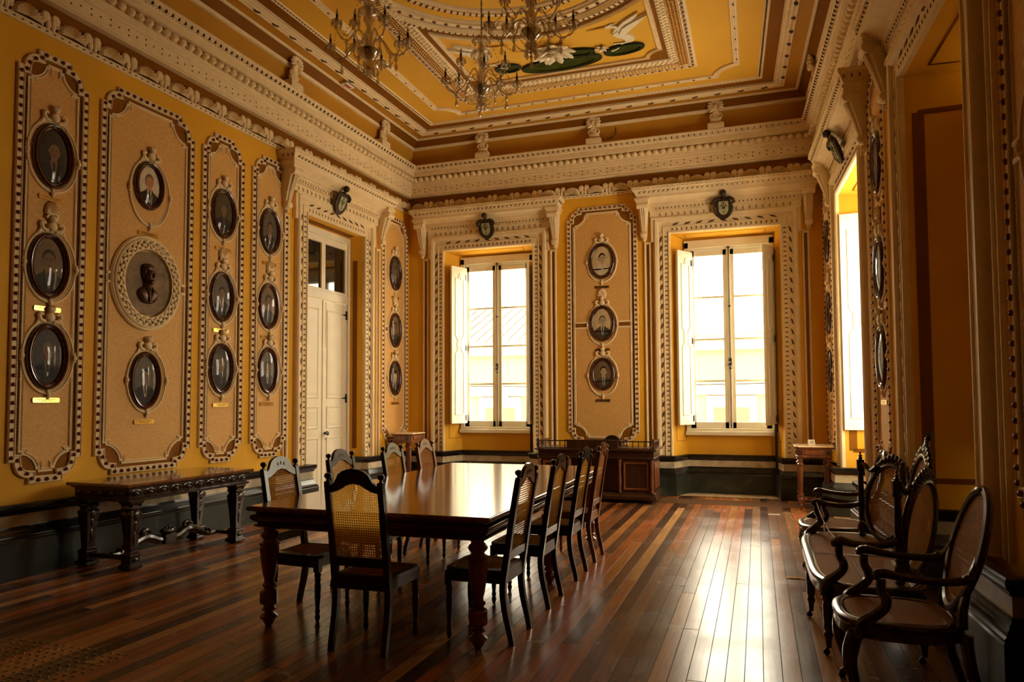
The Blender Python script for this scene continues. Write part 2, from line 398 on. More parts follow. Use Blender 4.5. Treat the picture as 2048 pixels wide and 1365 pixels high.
# cove above the cornice, painted yellow and brown with a white bead
m = MB(); m.sweep(ROOM, [(.10, 5.66), (.19, 6.02), (.19, 6.02), (.34, 6.141)], closed=True, mis=[0, 0, 1])
cove = struct(m.obj('ceiling_cove', ['ochre', 'brown'], smooth=False)); cove.name = 'trim_2'
m = MB(); m.sweep(ROOM, [(.185, 6.00), (.215, 6.005), (.23, 6.02), (.235, 6.04), (.215, 6.055), (.20, 6.05)], closed=True); m.obj('bead_moulding', 'trim', cove)
m = MB(); m.box(lcorner(0, YF), YF, H_C, rcorner(0, YF), 11.7, H_C+.1)
struct(m.obj('ceiling', 'ceil_yellow', smooth=False))
# main cornice
m = MB(); m.sweep(ROOM, [(0, 5.19), (.08, 5.19), (.10, 5.205), (.085, 5.222), (.098, 5.238), (.098, 5.355), (.115, 5.365), (.115, 5.395), (.13, 5.405), (.13, 5.435), (.14, 5.44),
    (.14, 5.522), (.222, 5.526), (.225, 5.53), (.225, 5.605), (.235, 5.61), (.245, 5.62), (.262, 5.65), (.29, 5.67), (.30, 5.675), (.30, 5.695), (.02, 5.70)], closed=True)
corn = struct(m.obj('trim_3', 'trim'))
def along(w, u0, u1, step):
    n = max(1, round((u1-u0)/step)); return [u0+(u1-u0)*(i+.5)/n for i in range(n)]
def wl(w, y0=3.0):
    if w == 'B': return uspan('B')
    if w == 'L': return y0, YB
    return -YB, -y0
mb, ml, mr = MB(), MB(), MB()
for w in 'LBR':
    P, rz = WALL[w]; u0, u1 = wl(w); M = Matrix.Translation(P(0))@Matrix.Rotation(rz, 4, 'Z')
    for q in (mb, ml, mr): q.T = M
    for u in along(w, u0+.16, u1-.16, .112): mb.ball((u, -.170, 5.478), (.050, .046, .043), 8, 6)
    for u in along(w, u0+.3, u1-.3, .088):
        ml.box(u-.005, -.282, 5.632, u+.005, -.248, 5.668); ml.ball((u+.022, -.250, 5.626), (.008, .006, .005), 5, 3); ml.ball((u-.022, -.250, 5.626), (.006, .006, .005), 5, 3)
        mb.ball((u+.044, -.268, 5.650), (.030, .012, .020), 7, 4)
    for u in along(w, u0+.06, u1-.06, .21):
        for du, z in ((0, 5.325), (0, 5.268), (.1, 5.296)): mr.ball((u+du, -.098, z), (.011, .006, .011), 5, 3)
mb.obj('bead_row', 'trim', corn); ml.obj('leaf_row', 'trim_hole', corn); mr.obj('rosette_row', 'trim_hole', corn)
# leaf relief between leaves (light)
# brown band and shell frieze
m = MB(); m.sweep(ROOM, [(.003, 4.95), (.003, 5.20)], closed=True); br = struct(m.obj('trim_4', 'brown', smooth=False))
m = MB(); m.sweep(ROOM, [(0, 4.90), (.02, 4.90), (.03, 4.915), (.03, 4.95), (.018, 4.96), (0, 4.965)], closed=True); m.obj('frieze_strip', 'trim', br)
ms, md = MB(), MB()
def shell(m, u, z, rx, rz, n0=.02, h=.04, k=13):
    vs, fs = [(u, -n0-h*.5, z)], []
    for r in (.45, .8, 1.0):
        for i in range(k*2+1):
            a = -.15+(PI+.3)*i/(k*2); sc = (1.0 if i % 2 else .93) if r == 1.0 else 1
            hh = (h*(1.0 if i % 2 else .6)) if r < 1 else .004
            vs.append((u+rx*r*sc*math.cos(a), -n0-hh, z+rz*r*sc*math.sin(a)))
    c = k*2+1
    for i in range(k*2):
        fs.append((0, 1+i, 2+i))
        for r in range(2): b = 1+r*c; fs.append((b+i, b+c+i, b+c+i+1, b+i+1))
    m.add(vs, fs)
def palmette(m, u, z, s=1.0, n0=.02):
    for d in (-1, 1):
        m.ball((u+d*.050*s, -n0-.012, z+.115*s), (.052*s, .024, .058*s), 8, 5); m.ball((u+d*.026*s, -n0-.014, z+.05*s), (.028*s, .022, .06*s), 8, 5)
        m.ball((u+d*.072*s, -n0-.008, z+.075*s), (.026*s, .018, .035*s), 6, 4)
for w in 'LBR':
    P, rz = WALL[w]; u0, u1 = wl(w); M = Matrix.Translation(P(0))@Matrix.Rotation(rz, 4, 'Z'); ms.T = md.T = M
    us = along(w, u0, u1, .42)
    for u in us: shell(ms, u, 4.968, .150, .125, h=.05); palmette(ms, u+.21, 4.945, .95)
    for u in along(w, u0, u1, .075): md.box(u-.012, -.034, 4.917, u+.012, -.02, 4.927)
ms.obj('shell_frieze', 'trim', br); md.obj('dentil_gap_shade', 'trim_hole', br)  # dark dashes put the shade between dentils into the colour
# ------------------------------------------------------------------ marble dado
def dado_path(w):
    u0, u1 = uspan(w); path = [[]]; e, h = .74, -.105; last = u0
    if OPEN[w][0]['a']-e > u0: path[-1] += [(u0, 0), (OPEN[w][0]['a']-e, 0), (OPEN[w][0]['a']-e, h)]
    else: path[-1] += [(u0, h)]
    for k, o in enumerate(OPEN[w]):
        a, b, D = o['a'], o['b'], o['D']; A, Bb = a+o['sl'], b-o['sr']
        if o['kind'] == 'door': path[-1] += [(a, h), (A-.01, D-.02)]; path.append([(Bb+.01, D-.02), (b, h)])
        else: path[-1] += [(a, h), (A, D), (Bb, D), (b, h)]
        nxt = OPEN[w][k+1]['a']-e if k+1 < len(OPEN[w]) else u1
        if b+e < u1: path[-1] += [(b+e, h), (b+e, 0)]
        else: path[-1] += [(u1, h)]; break
        if k+1 < len(OPEN[w]): path[-1] += [(nxt, 0), (nxt, h)]
        else: path[-1] += [(u1, 0)]
    return path
DP = [(0, 0), (.09, 0), (.09, .30), (.095, .305), (.085, .315), (.085, .33), (.07, .34), (.065, .36), (.055, .37), (.05, .39), (.04, .40), (.035, .426),
      (.03, .427), (.03, .528), (.04, .529), (.045, .55), (.065, .57), (.07, .585), (.07, .612), (.06, .62), (0, .62)]
DM = [0, 0]+[1]*9+[2, 2]+[1]*7
for w, nm in (('L', 'baseboard_left'), ('B', 'baseboard_back'), ('R', 'baseboard_right')):
    m = MB(); P, rz = WALL[w]
    for path in dado_path(w):
        m.sweep(path, [(-d, z) for d, z in DP], mis=DM)   # inward is to the right of travel (local -y)
    struct(m.obj(nm, ['green_marble', 'black_marble', 'white_marble'], loc=P(0), rz=rz))
# pale stone thresholds of the two back recesses
m = MB()
for o in OPEN['B']: m.add([(o['a']-.02, 11.47, .006), (o['b']+.02, 11.47, .006), (o['b']-.1, 11.85, .006), (o['a']+.18, 11.85, .006)], [(0, 1, 2, 3)])
struct(m.obj('trim_5', 'beige_marble', smooth=False))
# ------------------------------------------------------------------ ceiling mouldings
def inset(p0, p1=None, z=H_C): pass
def cprof(p0, p1, h, style='flat'):
    w = p1-p0
    if style == 'flat': return [(p0, H_C+.001), (p0, H_C-h*.6), (p0+w*.1, H_C-h), (p0+w*.9, H_C-h), (p1, H_C-h*.6), (p1, H_C+.001)]
    if style == 'groove':
        r = [(p0, H_C+.001)]
        for i in range(7): r.append((p0+w*i/6, H_C-h*(1 if i % 2 == 0 else .55)))
        return r+[(p1, H_C+.001)]
    return [(p0, H_C+.001)]+[(p0+w*i/6, H_C-h*math.sin(PI*i/6)) for i in range(1, 6)]+[(p1, H_C+.001)]
m = MB(); m.sweep(ROOM, cprof(.335, .385, .03, 'round'), closed=True); m.sweep(ROOM, cprof(.56, .72, .035, 'groove'), closed=True)
m.sweep(ROOM, cprof(.875, .91, .02, 'round'), closed=True); m.sweep(ROOM, cprof(.925, .95, .02, 'round'), closed=True)
cm = struct(m.obj('trim_6', 'trim'))
m = MB(); m.sweep(ROOM, [(.385, H_C-.003), (.56, H_C-.003)], closed=True); m.obj('ochre_band', 'ochre', cm, smooth=False)
m = MB(); m.sweep(ROOM, [(.72, H_C-.003), (.875, H_C-.003)], closed=True); m.obj('brown_band', 'brown', cm, smooth=False)
m = MB(); m2 = MB()
for w, sp in (('L', .33), ('B', .33), ('R', .33)):
    P, rz = WALL[w]; u0, u1 = wl(w, 4.0); M = Matrix.Translation(P(0))@Matrix.Rotation(rz, 4, 'Z'); m.T = m2.T = M
    for u in along(w, u0+.65, u1-.65, sp):
        m.ball((u, -.585, H_C-.03), (.045, .018, .012), 7, 4); m.ball((u+.03, -.61, H_C-.036), (.03, .014, .01), 6, 4)
    for u in along(w, u0+.9, u1-.9, .055): m2.box(u-.012, -.928, H_C-.012, u+.012, -.908, H_C-.002)
m.obj('clasp_row', 'trim_hole', cm); m2.obj('rope_gap_shade', 'trim_hole', cm)  # dark bars imitate the shade between rope strands
# inner scalloped strip, ornate band, ring
CX, CY = -2.46, 6.43
def rectpath(x0, x1, y0, y1): return [(x0, y0), (x1, y0), (x1, y1), (x0, y1)]
def scallop(x0, x1, y0, y1, r):
    pts = []
    def arc(cx, cy, a0):
        for i in range(9): a = a0+(PI/2)*i/8; pts.append((cx+r*math.cos(a), cy+r*math.sin(a)))
    e = .06
    # concave quarter notches at the corners, counter-clockwise
    for cx, cy, s0 in ((x1, y0, 1), (x1, y1, 2), (x0, y1, 3), (x0, y0, 0)):
        a1 = {1: (PI, PI/2), 2: (-PI/2, -PI), 3: (0, -PI/2), 0: (PI/2, 0)}[s0]
        sx = 1 if cx == x1 else -1; sy = 1 if cy == y1 else -1
        seg = []
        for i in range(9): a = a1[0]+(a1[1]-a1[0])*i/8; seg.append((cx+r*math.cos(a), cy+r*math.sin(a)))
        pts += seg
    return pts
def neg(prof): return prof
m = MB(); S1 = scallop(-4.78, -.14, 2.42, 10.46, .30)
m.sweep(S1, cprof(0, .085, .025, 'groove'), closed=True)
cs = struct(m.obj('trim_7', 'trim'))
m = MB()
for x0, y0, x1, y1, n in ((-4.45, 10.42, -.45, 10.42, 18), (-4.74, 5, -4.74, 10.1, 18), (-.18, 5, -.18, 10.1, 18)):
    for i in range(n): t = (i+.5)/n; m.ball((x0+(x1-x0)*t, y0+(y1-y0)*t, H_C-.026), (.022, .010, .008) if x0 != x1 else (.010, .022, .008), 6, 4)
m.obj('clasp_row', 'trim_hole', cs)
m = MB(); OUT = rectpath(-4.26, -.70, 2.86, 10.0)
m.sweep(OUT, cprof(0, .10, .03, 'flat'), closed=True); m.sweep(OUT, cprof(.105, .225, .05, 'groove'), closed=True); m.sweep(OUT, cprof(.23, .35, .03, 'flat'), closed=True)
co = struct(m.obj('trim_8', 'trim'))
m = MB(); m2 = MB(); m3 = MB()
def rectrun(inset_, step, y0=4.5):
    x0, x1, y1 = -4.26+inset_, -.70-inset_, 10.0-inset_; r = []
    n = int((x1-x0)/step); r += [(x0+(x1-x0)*(i+.5)/n, y1, 0) for i in range(n)]
    n = int((y1-y0)/step); r += [(x, y0+(y1-y0)*(i+.5)/n, 1) for x in (x0, x1) for i in range(n)]
    return r
for x, y, v in rectrun(.05, .10): m.ball((x, y, H_C-.032), (.020, .020, .010), 6, 4)
for x, y, v in rectrun(.055, .10):
    for s in (-1, 1):
        dx, dy = (.0, .05) if v else (.05, 0)
        m3.ball((x+dx, y+dy, H_C-.03), (.026, .026, .014), 6, 4)
for x, y, v in rectrun(.165, .045): m2.box(x-(.055 if v else .006), y-(.006 if v else .055), H_C-.052, x+(.055 if v else .006), y+(.006 if v else .055), H_C-.03)
for x, y, v in rectrun(.265, .07): m3.ball((x, y, H_C-.03), (.030, .030, .020), 6, 4)
for x, y, v in rectrun(.315, .07): m3.ball((x, y, H_C-.03), (.026, .026, .018), 6, 4)
m.obj('rosette_row', 'stud', co); m2.obj('reeding_bars', 'ochre', co); m3.obj('leaf_row', 'trim', co)  # thin ochre bars laid across the reeded band
# ring and spandrel
def arcpts(r, x0, x1, n=48):
    a0 = math.acos(max(-1, min(1, (x1-CX)/r))); a1 = math.acos(max(-1, min(1, (x0-CX)/r)))
    return [(CX+r*math.cos(a0+(a1-a0)*i/n), CY+r*math.sin(a0+(a1-a0)*i/n)) for i in range(n+1)]
m = MB(); m.add([(-3.92, 3.0, H_C-.004), (-1.04, 3.0, H_C-.004), (-1.04, 9.66, H_C-.004), (-3.92, 9.66, H_C-.004)], [(0, 1, 2, 3)])
cb_ = struct(m.obj('trim_9', 'brown', smooth=False))
# spandrel field of bright yellow with white outline
def spandrel(off, r, nr):
    x0, x1, y1 = -3.82+off, -1.10-off, 9.55-off; pts = arcpts(r+off, x0, x1)[::-1]   # left to right
    out = [pts[i] for i in range(len(pts))]
    for cx, s in ((x1, 1), (x0, -1)):
        seg = []
        for i in range(9):
            a = (-PI/2-PI/2*i/8); px = (cx+nr*math.cos(a), y1+nr*math.sin(a))
            if s < 0: px = (cx-nr*math.cos(a), px[1])
            seg.append(px)
        out += seg if s > 0 else seg[::-1]
    return out
sp0 = spandrel(0, 2.03, .19)
m = MB(); m.add([(x, y, H_C-.008) for x, y in spandrel(.03, 2.03, .17)], [tuple(range(len(sp0)))]); m.obj('spandrel_field', 'ceil_yellow', cb_, smooth=False)
m = MB(); m.sweep(sp0, cprof(0, .055, .03, 'groove'), closed=True); m.obj('spandrel_moulding', 'trim', cb_)
m = MB()
xa, xb = -4.2, -.75
for r0, r1, h, st in ((1.33, 1.42, .04, 'round'), (1.43, 1.48, .03, 'flat'), (1.62, 1.68, .03, 'round'), (1.68, 1.76, .04, 'flat'), (1.76, 1.87, .05, 'groove'), (1.87, 1.95, .03, 'flat')):
    rr = arcpts(r1, xa if r1 > 1.6 else CX-r1, xb if r1 > 1.6 else CX+r1)
    m.sweep(rr, cprof(0, r1-r0, h, st))
m.obj('ring_moulding', 'trim', cb_)
m = MB(); m2 = MB()
for r, st, sz in ((1.91, .075, (.030, .010)), (1.455, .075, (.025, .010))):
    n = int(PI*r/st)
    for i in range(n):
        a = PI*(i+.5)/n; x, y = CX+r*math.cos(a), CY+r*math.sin(a)
        if not (xa < x < xb): continue
        m.T = Matrix.Translation((x, y, H_C-.031))@Matrix.Rotation(a, 4, 'Z'); m.box(-sz[0], -sz[1], -.006, sz[0], sz[1], .006)
for i in range(36):
    a = PI*(i+.5)/36; x, y = CX+1.72*math.cos(a), CY+1.72*math.sin(a)
    if xa < x < xb: m2.ball((x, y, H_C-.042), (.026, .026, .014), 7, 4)
m.obj('dentil_gap_shade', 'trim_hole', cb_); m2.obj('rosette_row', 'stud', cb_)  # dark blocks imitate shaded gaps round the ring
m = MB()
pl = [(CX+1.62*math.cos(a*PI/32), CY+1.62*math.sin(a*PI/32)) for a in range(33)]+[(CX-1.62, 5.2), (CX+1.62, 5.2)]
m.add([(x, y, H_C-.012) for x, y in pl], [tuple(range(len(pl)))]); m.obj('centre_field', 'ceil_yellow', cb_, smooth=False)
# ------------------------------------------------------------------ plaster surrounds of windows and door
def surround(w, o, idx):
    P, rz = WALL[w]; c = (o['a']+o['b'])/2; a = (o['b']-o['a'])/2; loc = P(c if w != 'R' else -c)
    if w == 'R': loc = P(-c)
    up = [(-a, .62), (-a, ZT), (a, ZT), (a, .62)]
    m = MB(); m.sweep(up, [(0, 0), (0, .04), (.015, .055), (.03, .055), (.035, .04), (.10, .04), (.105, .05), (.115, .05), (.12, .035), (.175, .035), (.18, .055), (.20, .075), (.235, .08), (.25, .07), (.26, .05), (.26, 0)], plane='WALL')
    for s in (-1, 1): m.box(s*(a+.255), -.06, 4.05, s*(a+.30), 0, 4.43)
    m.box(-a-.30, -.085, ZT+.235, a+.30, 0, ZT+.262)
    root = struct(m.obj('trim_%d' % idx, 'trim', loc=loc, rz=rz))
    md = MB(); mk = MB(); m_rib = MB()
    # ribbon diamonds and bell-flower chain
    for s in (-1, 1):
        if idx == 14 and s > 0: continue   # the near jamb carries plain mouldings
        n = 22
        for i in range(n):
            z = .72+(3.45)*(i+.5)/n; x = s*(a+.148)
            md.prism([(x-.024, z-.050), (x+.006, z-.026), (x+.024, z+.050), (x-.006, z+.026)] if s < 0 else [(x+.024, z-.050), (x-.006, z-.026), (x-.024, z+.050), (x+.006, z+.026)], -.044, -.030)
            m_rib.ball((x, -.036, z+.078), (.020, .012, .036), 8, 4)
        n = 48
        for i in range(n):
            z = .66+3.5*(i+.5)/n; x = s*(a+.067); mk.ball((x, -.040, z), (.011, .008, .014), 5, 3)
            for d in (-1, 1): mk.ball((x+d*.017, -.040, z-.006), (.006, .006, .012), 4, 3)
    n = 9
    for i in range(n):
        x = -a+2*a*(i+.5)/n; z = ZT+.148; sg = -1 if x < -.05 else 1
        md.prism([(x-.055, z+.022*sg), (x-.022, z-.008*sg), (x+.055, z-.022*sg), (x+.022, z+.008*sg)], -.044, -.030)
    n = int(2*a/.072)
    for i in range(n):
        x = -a+2*a*(i+.5)/n; z = ZT+.067; mk.ball((x, -.040, z), (.014, .008, .011), 5, 3)
        for d in (-1, 1): mk.ball((x-.006, -.040, z+d*.017), (.012, .006, .006), 4, 3)
    md.obj('ribbon_diamonds', 'trim_hole', root, smooth=False); m_rib.obj('ribbon_twists', 'trim', root); mk.obj('bellflower_chain', 'trim_hole', root)
    # entablature
    h = 1.13; m = MB()
    pth = [(-h, 0), (-h, -.04), (h, -.04), (h, 0)]   # travelling +x at the front: left of travel is +y (into the wall), so offsets are negative
    pr = [(0, 4.432), (.01, 4.435), (.01, 4.535), (.02, 4.54), (.02, 4.565), (.03, 4.57), (.03, 4.61), (.05, 4.615), (.055, 4.64), (.08, 4.65), (.08, 4.665), (.10, 4.68), (.14, 4.70), (.19, 4.725), (.20, 4.73), (.20, 4.77),
          (.21, 4.775), (.215, 4.79), (.235, 4.83), (.255, 4.85), (.26, 4.855), (.26, 4.90), (-.03, 4.905)]
    m.sweep(pth, [(-d, z) for d, z in pr], cap=True)
    m.obj('header_cornice', 'trim', root)
    m = MB(); m2 = MB(); m3 = MB()
    for x in along('B', -h+.06, h-.06, .062): m.ball((x, -.068, 4.588), (.011, .012, .013), 6, 4)
    for x in along('B', -h+.1, h-.1, .10):
        sg = 1 if x > 0 else -1
        for d in (-1, 1): m.prism([(x-.018*sg, 4.485), (x-.012*sg, 4.485), (x+.016*sg, 4.485+d*.026), (x+.008*sg, 4.485+d*.030)][::1], -.054, -.046)
        m.ball((x+.006*sg, -.05, 4.485), (.01, .006, .006), 5, 3)
    for x in along('B', -h+.06, h-.06, .05): m2.box(x-.008, -.074, 4.545, x+.008, -.058, 4.565)
    for x in along('B', -h-.18, h+.18, .075):
        m.box(x-.0045, -.275, 4.80, x+.0045, -.25, 4.838); m.ball((x+.020, -.256, 4.798), (.007, .006, .005), 5, 3); m.ball((x-.018, -.256, 4.798), (.006, .006, .005), 5, 3)
        m2.ball((x+.0375, -.278, 4.822), (.027, .012, .020), 7, 4)
        m.box(x-.008, -.302, 4.862, x+.008, -.295, 4.868)
    for s in (-1, 1):
        for i in range(3):
            y = -.04-.2+.075*i; m.box(s*(h+.232), y-.005, 4.80, s*(h+.245), y+.005, 4.835)
    m.obj('carved_hollow_shade', 'trim_hole', root, smooth=False); m2.obj('small_dentils', 'trim', root)  # raised dark pieces imitate the shade inside the carving
    # scroll brackets
    for s in (-1, 1):
        m = MB(); x = s*1.235
        secs = [(4.70, .085, .23), (4.66, .085, .235), (4.63, .075, .215), (4.50, .070, .17), (4.35, .060, .12), (4.22, .048, .08), (4.17, .045, .085), (4.12, .038, .07), (4.06, .006, .02)]
        vs = []; fs = []
        for z, hw, d in secs: vs += [(x-hw, 0, z), (x-hw, -d*.86, z), (x-hw*.55, -d, z), (x+hw*.55, -d, z), (x+hw, -d*.86, z), (x+hw, 0, z)]
        for i in range(len(secs)-1):
            for k in range(5): fs.append((i*6+k, i*6+k+1, i*6+6+k+1, i*6+6+k))
        fs.append((0, 1, 2, 3, 4, 5)); m.add(vs, fs)
        m.lathe([(0, -.055), (.035, -.055), (.045, -.04), (.045, .04), (.035, .055), (0, .055)], (x, -.075, 4.18), 14, axis='X')
        m.lathe([(0, -.09), (.05, -.09), (.05, .09), (0, .09)], (x, -.205, 4.62), 14, axis='X')
        for k in (-1, 0, 1): m.tube([(x+k*.035, -.225, 4.60), (x+k*.030, -.175, 4.48), (x+k*.024, -.125, 4.34), (x+k*.016, -.085, 4.22)], .012, 6)
        m.ball((x, -.06, 4.09), (.03, .03, .03), 8, 5)
        m.box(x-.12, -.26, 4.70, x+.12, 0, 4.735); m.box(x-.10, -.245, 4.665, x+.10, 0, 4.70)
        m.obj('bracket', 'trim', root)
    m = MB(); m2 = MB()
    for s in (-1, 1):
        x = s*1.19; pa = [(x-.055, .62), (x-.055, 4.06), (x+.055, 4.06), (x+.055, .62)]
        m.sweep(pa, [(-.034, .003), (-.032, .02), (-.02, .03), (-.006, .03), (0, .02), (0, 0)], plane='WALL')
        m2.add([(x-.024, -.006, .62), (x+.024, -.006, .62), (x+.024, -.006, 4.03), (x-.024, -.006, 4.03)], [(0, 1, 2, 3)])
    m.obj('side_fillet', 'trim', root); m2.obj('side_band', 'brown', root, smooth=False)
    # painted frames on the reveals
    m = MB(); A, Bb, D, b = -a+o['sl'], a-o['sr'], o['D'], a
    def strip(p, q, wd, up_):  # thin proud band between two points
        p, q, u = Vector(p), Vector(q), Vector(up_).normalized()*wd/2; m.add([p-u, q-u, q+u, p+u], [(0, 1, 2, 3)])
    for (x0, x1, s) in ((-a, A, 1), (a, Bb, -1)):
        def pt(t, z): return (x0+(x1-x0)*t+s*.004, D*t, z)
        if o['kind'] == 'door':
            strip(pt(.5, .75), pt(.5, 3.78), D*.30, (x1-x0, D, 0))
        else:
            t0, t1 = (.24, .93) if D < .5 else (.15, .85); z0, z1 = .84, 3.85; d = (x1-x0, D, 0)
            wd = .016 if D < .5 else .045
            strip(pt(t0, z0), pt(t0, z1), wd*2, d); strip(pt(t1, z0), pt(t1, z1), wd*2, d)
            strip(pt(t0, z0), pt(t1, z0), wd, (0, 0, 1)); strip(pt(t0, z1), pt(t1, z1), wd, (0, 0, 1))
    if o['kind'] == 'door': m.add([(-a+.12, .07, ZT-.016), (a-.12, .07, ZT-.016), (a-.14, .17, ZT-.032), (-a+.14, .17, ZT-.032)], [(0, 1, 2, 3)])
    else:
        zf = lambda t: ZT-.04*t-.004
        X0, X1 = -a+.2, a-.2; q0, q1 = .22*D, .80*D; t0, t1 = .22, .80
        strip((X0, q0, zf(t0)), (X1, q0, zf(t0)), .022, (0, 1, 0)); strip((X0+.04, q1, zf(t1)), (X1-.04, q1, zf(t1)), .022, (0, 1, 0))
        strip((X0, q0, zf(t0)), (X0+.04, q1, zf(t1)), .025, (1, 0, 0)); strip((X1, q0, zf(t0)), (X1-.04, q1, zf(t1)), .025, (1, 0, 0))
    m.obj('reveal_painted_frame', 'brown' if o['D'] != .35 else 'ochre', root, smooth=False)
    return root
k = 10
for w in 'LBR':
    for o in OPEN[w]: surround(w, o, k); k += 1
# ------------------------------------------------------------------ windows
def leaf_shutter(wd, z0, z1, mat='ivory'):
    m = MB(); m.box(0, -.018, z0, wd, .018, z1)
    pan = MB()
    for sy in (-1, 1):
        x0, x1 = .09, wd-.09; zc = (z0+z1)/2
        pth = [(x0, z0+.16), (x1, z0+.16), (x1, zc-.16), (x1-.05, zc-.10), (x1-.05, zc+.10), (x1, zc+.16), (x1, z1-.22), ((x0+x1)/2+.03, z1-.22), ((x0+x1)/2, z1-.14), ((x0+x1)/2-.03, z1-.22), (x0, z1-.22), (x0, zc+.16), (x0+.05, zc+.10), (x0+.05, zc-.10), (x0, zc-.16)]
        pan.T = Matrix.Identity(4) if sy < 0 else Matrix.Scale(-1, 4, (0, 1, 0))
        pan.sweep(pth, [(-.012, .018), (-.006, .028), (.004, .028), (.010, .022), (.016, .018)], closed=True, plane='WALL')
        pan.lathe([(0, .018), (.075, .018), (.07, .028), (.055, .030), (.05, .022), (0, .026)], ((x0+x1)/2, 0, zc), 18, axis='Y')
    return m, pan
def window(w, o, idx, shut=False):
    P, rz = WALL[w]; c = (o['a']+o['b'])/2; loc = P(c if w != 'R' else -c); a = (o['b']-o['a'])/2; D = o['D']
    x0, x1 = -a+o['sl'], a-o['sr']; xc = (x0+x1)/2; y = D
    m = MB()
    m.box(x0, y-.06, 1.0, x0+.07, y+.06, 4.07); m.box(x1-.07, y-.06, 1.0, x1, y+.06, 4.07)
    m.box(x0, y-.06, 3.97, x1, y+.06, 4.10); m.box(x0, y-.05, .98, x1, y+.06, 1.04); m.box(x0+.07, y-.035, 3.93, x1-.07, y+.05, 3.98)
    root = struct(m.obj('window_%d' % idx, 'white', loc=loc, rz=rz, bevel=.004))
    m = MB(); m.box(x0-.01, y-.10, .93, x1+.01, y+.02, .99); m.box(x0, y-.075, .975, x1, y, 1.04); m.obj('sill', 'white', root, bevel=.004)
    hw = (x1-x0-.14)/2
    for s in (-1, 1):
        L, R = (x0+.07, xc) if s < 0 else (xc, x1-.07)
        m = MB(); st = .085; m.box(L, y-.02, 1.04, L+st, y+.025, 3.93); m.box(R-st, y-.02, 1.04, R, y+.025, 3.93)
        m.box(L, y-.02, 3.84, R, y+.025, 3.93); m.box(L, y-.02, 1.04, R, y+.025, 1.14)
        for z in (1.80, 2.475, 3.16): m.box(L+st, y-.014, z-.016, R-st, y+.02, z+.016)
        cs_ = m.obj('casement', 'white', root, bevel=.003)
        m = MB(); m.add([(L+st, y+.003, 1.14), (R-st, y+.003, 1.14), (R-st, y+.003, 3.84), (L+st, y+.003, 3.84)], [(0, 1, 2, 3)]); m.obj('glass_panes', 'pane', cs_, smooth=False)
    m = MB(); m.box(xc-.03, y-.035, 1.04, xc+.03, y-.02, 3.93); m.obj('meeting_bead', 'white', root, bevel=.003)
    m = MB(); m.tube([(xc+.01, y-.05, .96), (xc+.01, y-.05, 4.0)], .008, 6); m.lathe([(0, 0), (.02, 0), (.02, .02), (0, .02)], (xc+.01, y-.04, .96), 8, axis='Y')
    for z in (1.02, 2.0, 3.0, 3.95): m.box(xc-.008, y-.062, z-.012, xc+.028, y-.035, z+.012)
    m.box(xc-.012, y-.065, 2.04, xc+.03, y-.035, 2.16); m.tube([(xc+.01, y-.06, 2.10), (xc-.02, y-.10, 2.09), (xc-.03, y-.10, 2.04)], .010, 6)
    m.obj('bolt_rod', 'grey_metal', root)
    for s in (-1, 1):
        hx = x0+.02 if s < 0 else x1-.02
        if shut:
            wd = xc-x0-.03; ang = 0 if s < 0 else PI
            if s < 0: mm, pan = leaf_shutter(wd, 1.06, 3.92); ang = 0
            else: mm, pan = leaf_shutter(wd, 1.06, 3.92); ang = PI
            hy = y-.10
        else:
            if w == 'B': wd = .34 if s < 0 else .33; ang = math.radians(-118 if s < 0 else -62 if idx == 1 else -77)
            else: wd = .56; ang = math.radians(-96 if s < 0 else -84)
            if w == 'B' and s < 0: hx = x0+.12; wd = .38; ang = math.radians(-113 if idx == 1 else -122)
            if w == 'B' and s > 0: hx = x1-.02; wd = .34; ang = math.radians(-85 if idx == 1 else -114)
            mm, pan = leaf_shutter(wd, 1.10, 3.90); hy = y-.07
        sh = mm.obj('shutter', 'ivory', root, loc=(hx, hy, 0), bevel=.003); sh.rotation_euler = (0, 0, ang); pan.obj('shutter_panel', 'ivory', sh)
        m = MB()
        for z in (1.20, 2.45, 3.72): m.box(hx-.012 if s > 0 else hx-.02, hy-.045, z-.05, hx+.02 if s > 0 else hx+.012, hy+.03, z+.05)
        m.obj('hinge', 'grey_metal', root)
    if w == 'B':
        m = MB(); m.box(x1-.04, y-.16, 0.0, x1+.0, y-.13, 1.12 if idx == 2 else 1.5); m.obj('blind_channel', 'iron', root)
    if not shut:
        S = P(c if w != 'R' else -c); Mx = Matrix.Translation(loc)@Matrix.Rotation(rz, 4, 'Z'); q = Mx@Vector((xc, y+.17, 2.5))
        portal(q.x, q.y, q.z, x1-x0, 3.1, rz+PI if False else rz)
    return root
window('B', OPEN['B'][0], 1); window('B', OPEN['B'][1], 2); window('R', OPEN['R'][0], 3); window('R', OPEN['R'][1], 4, shut=True)
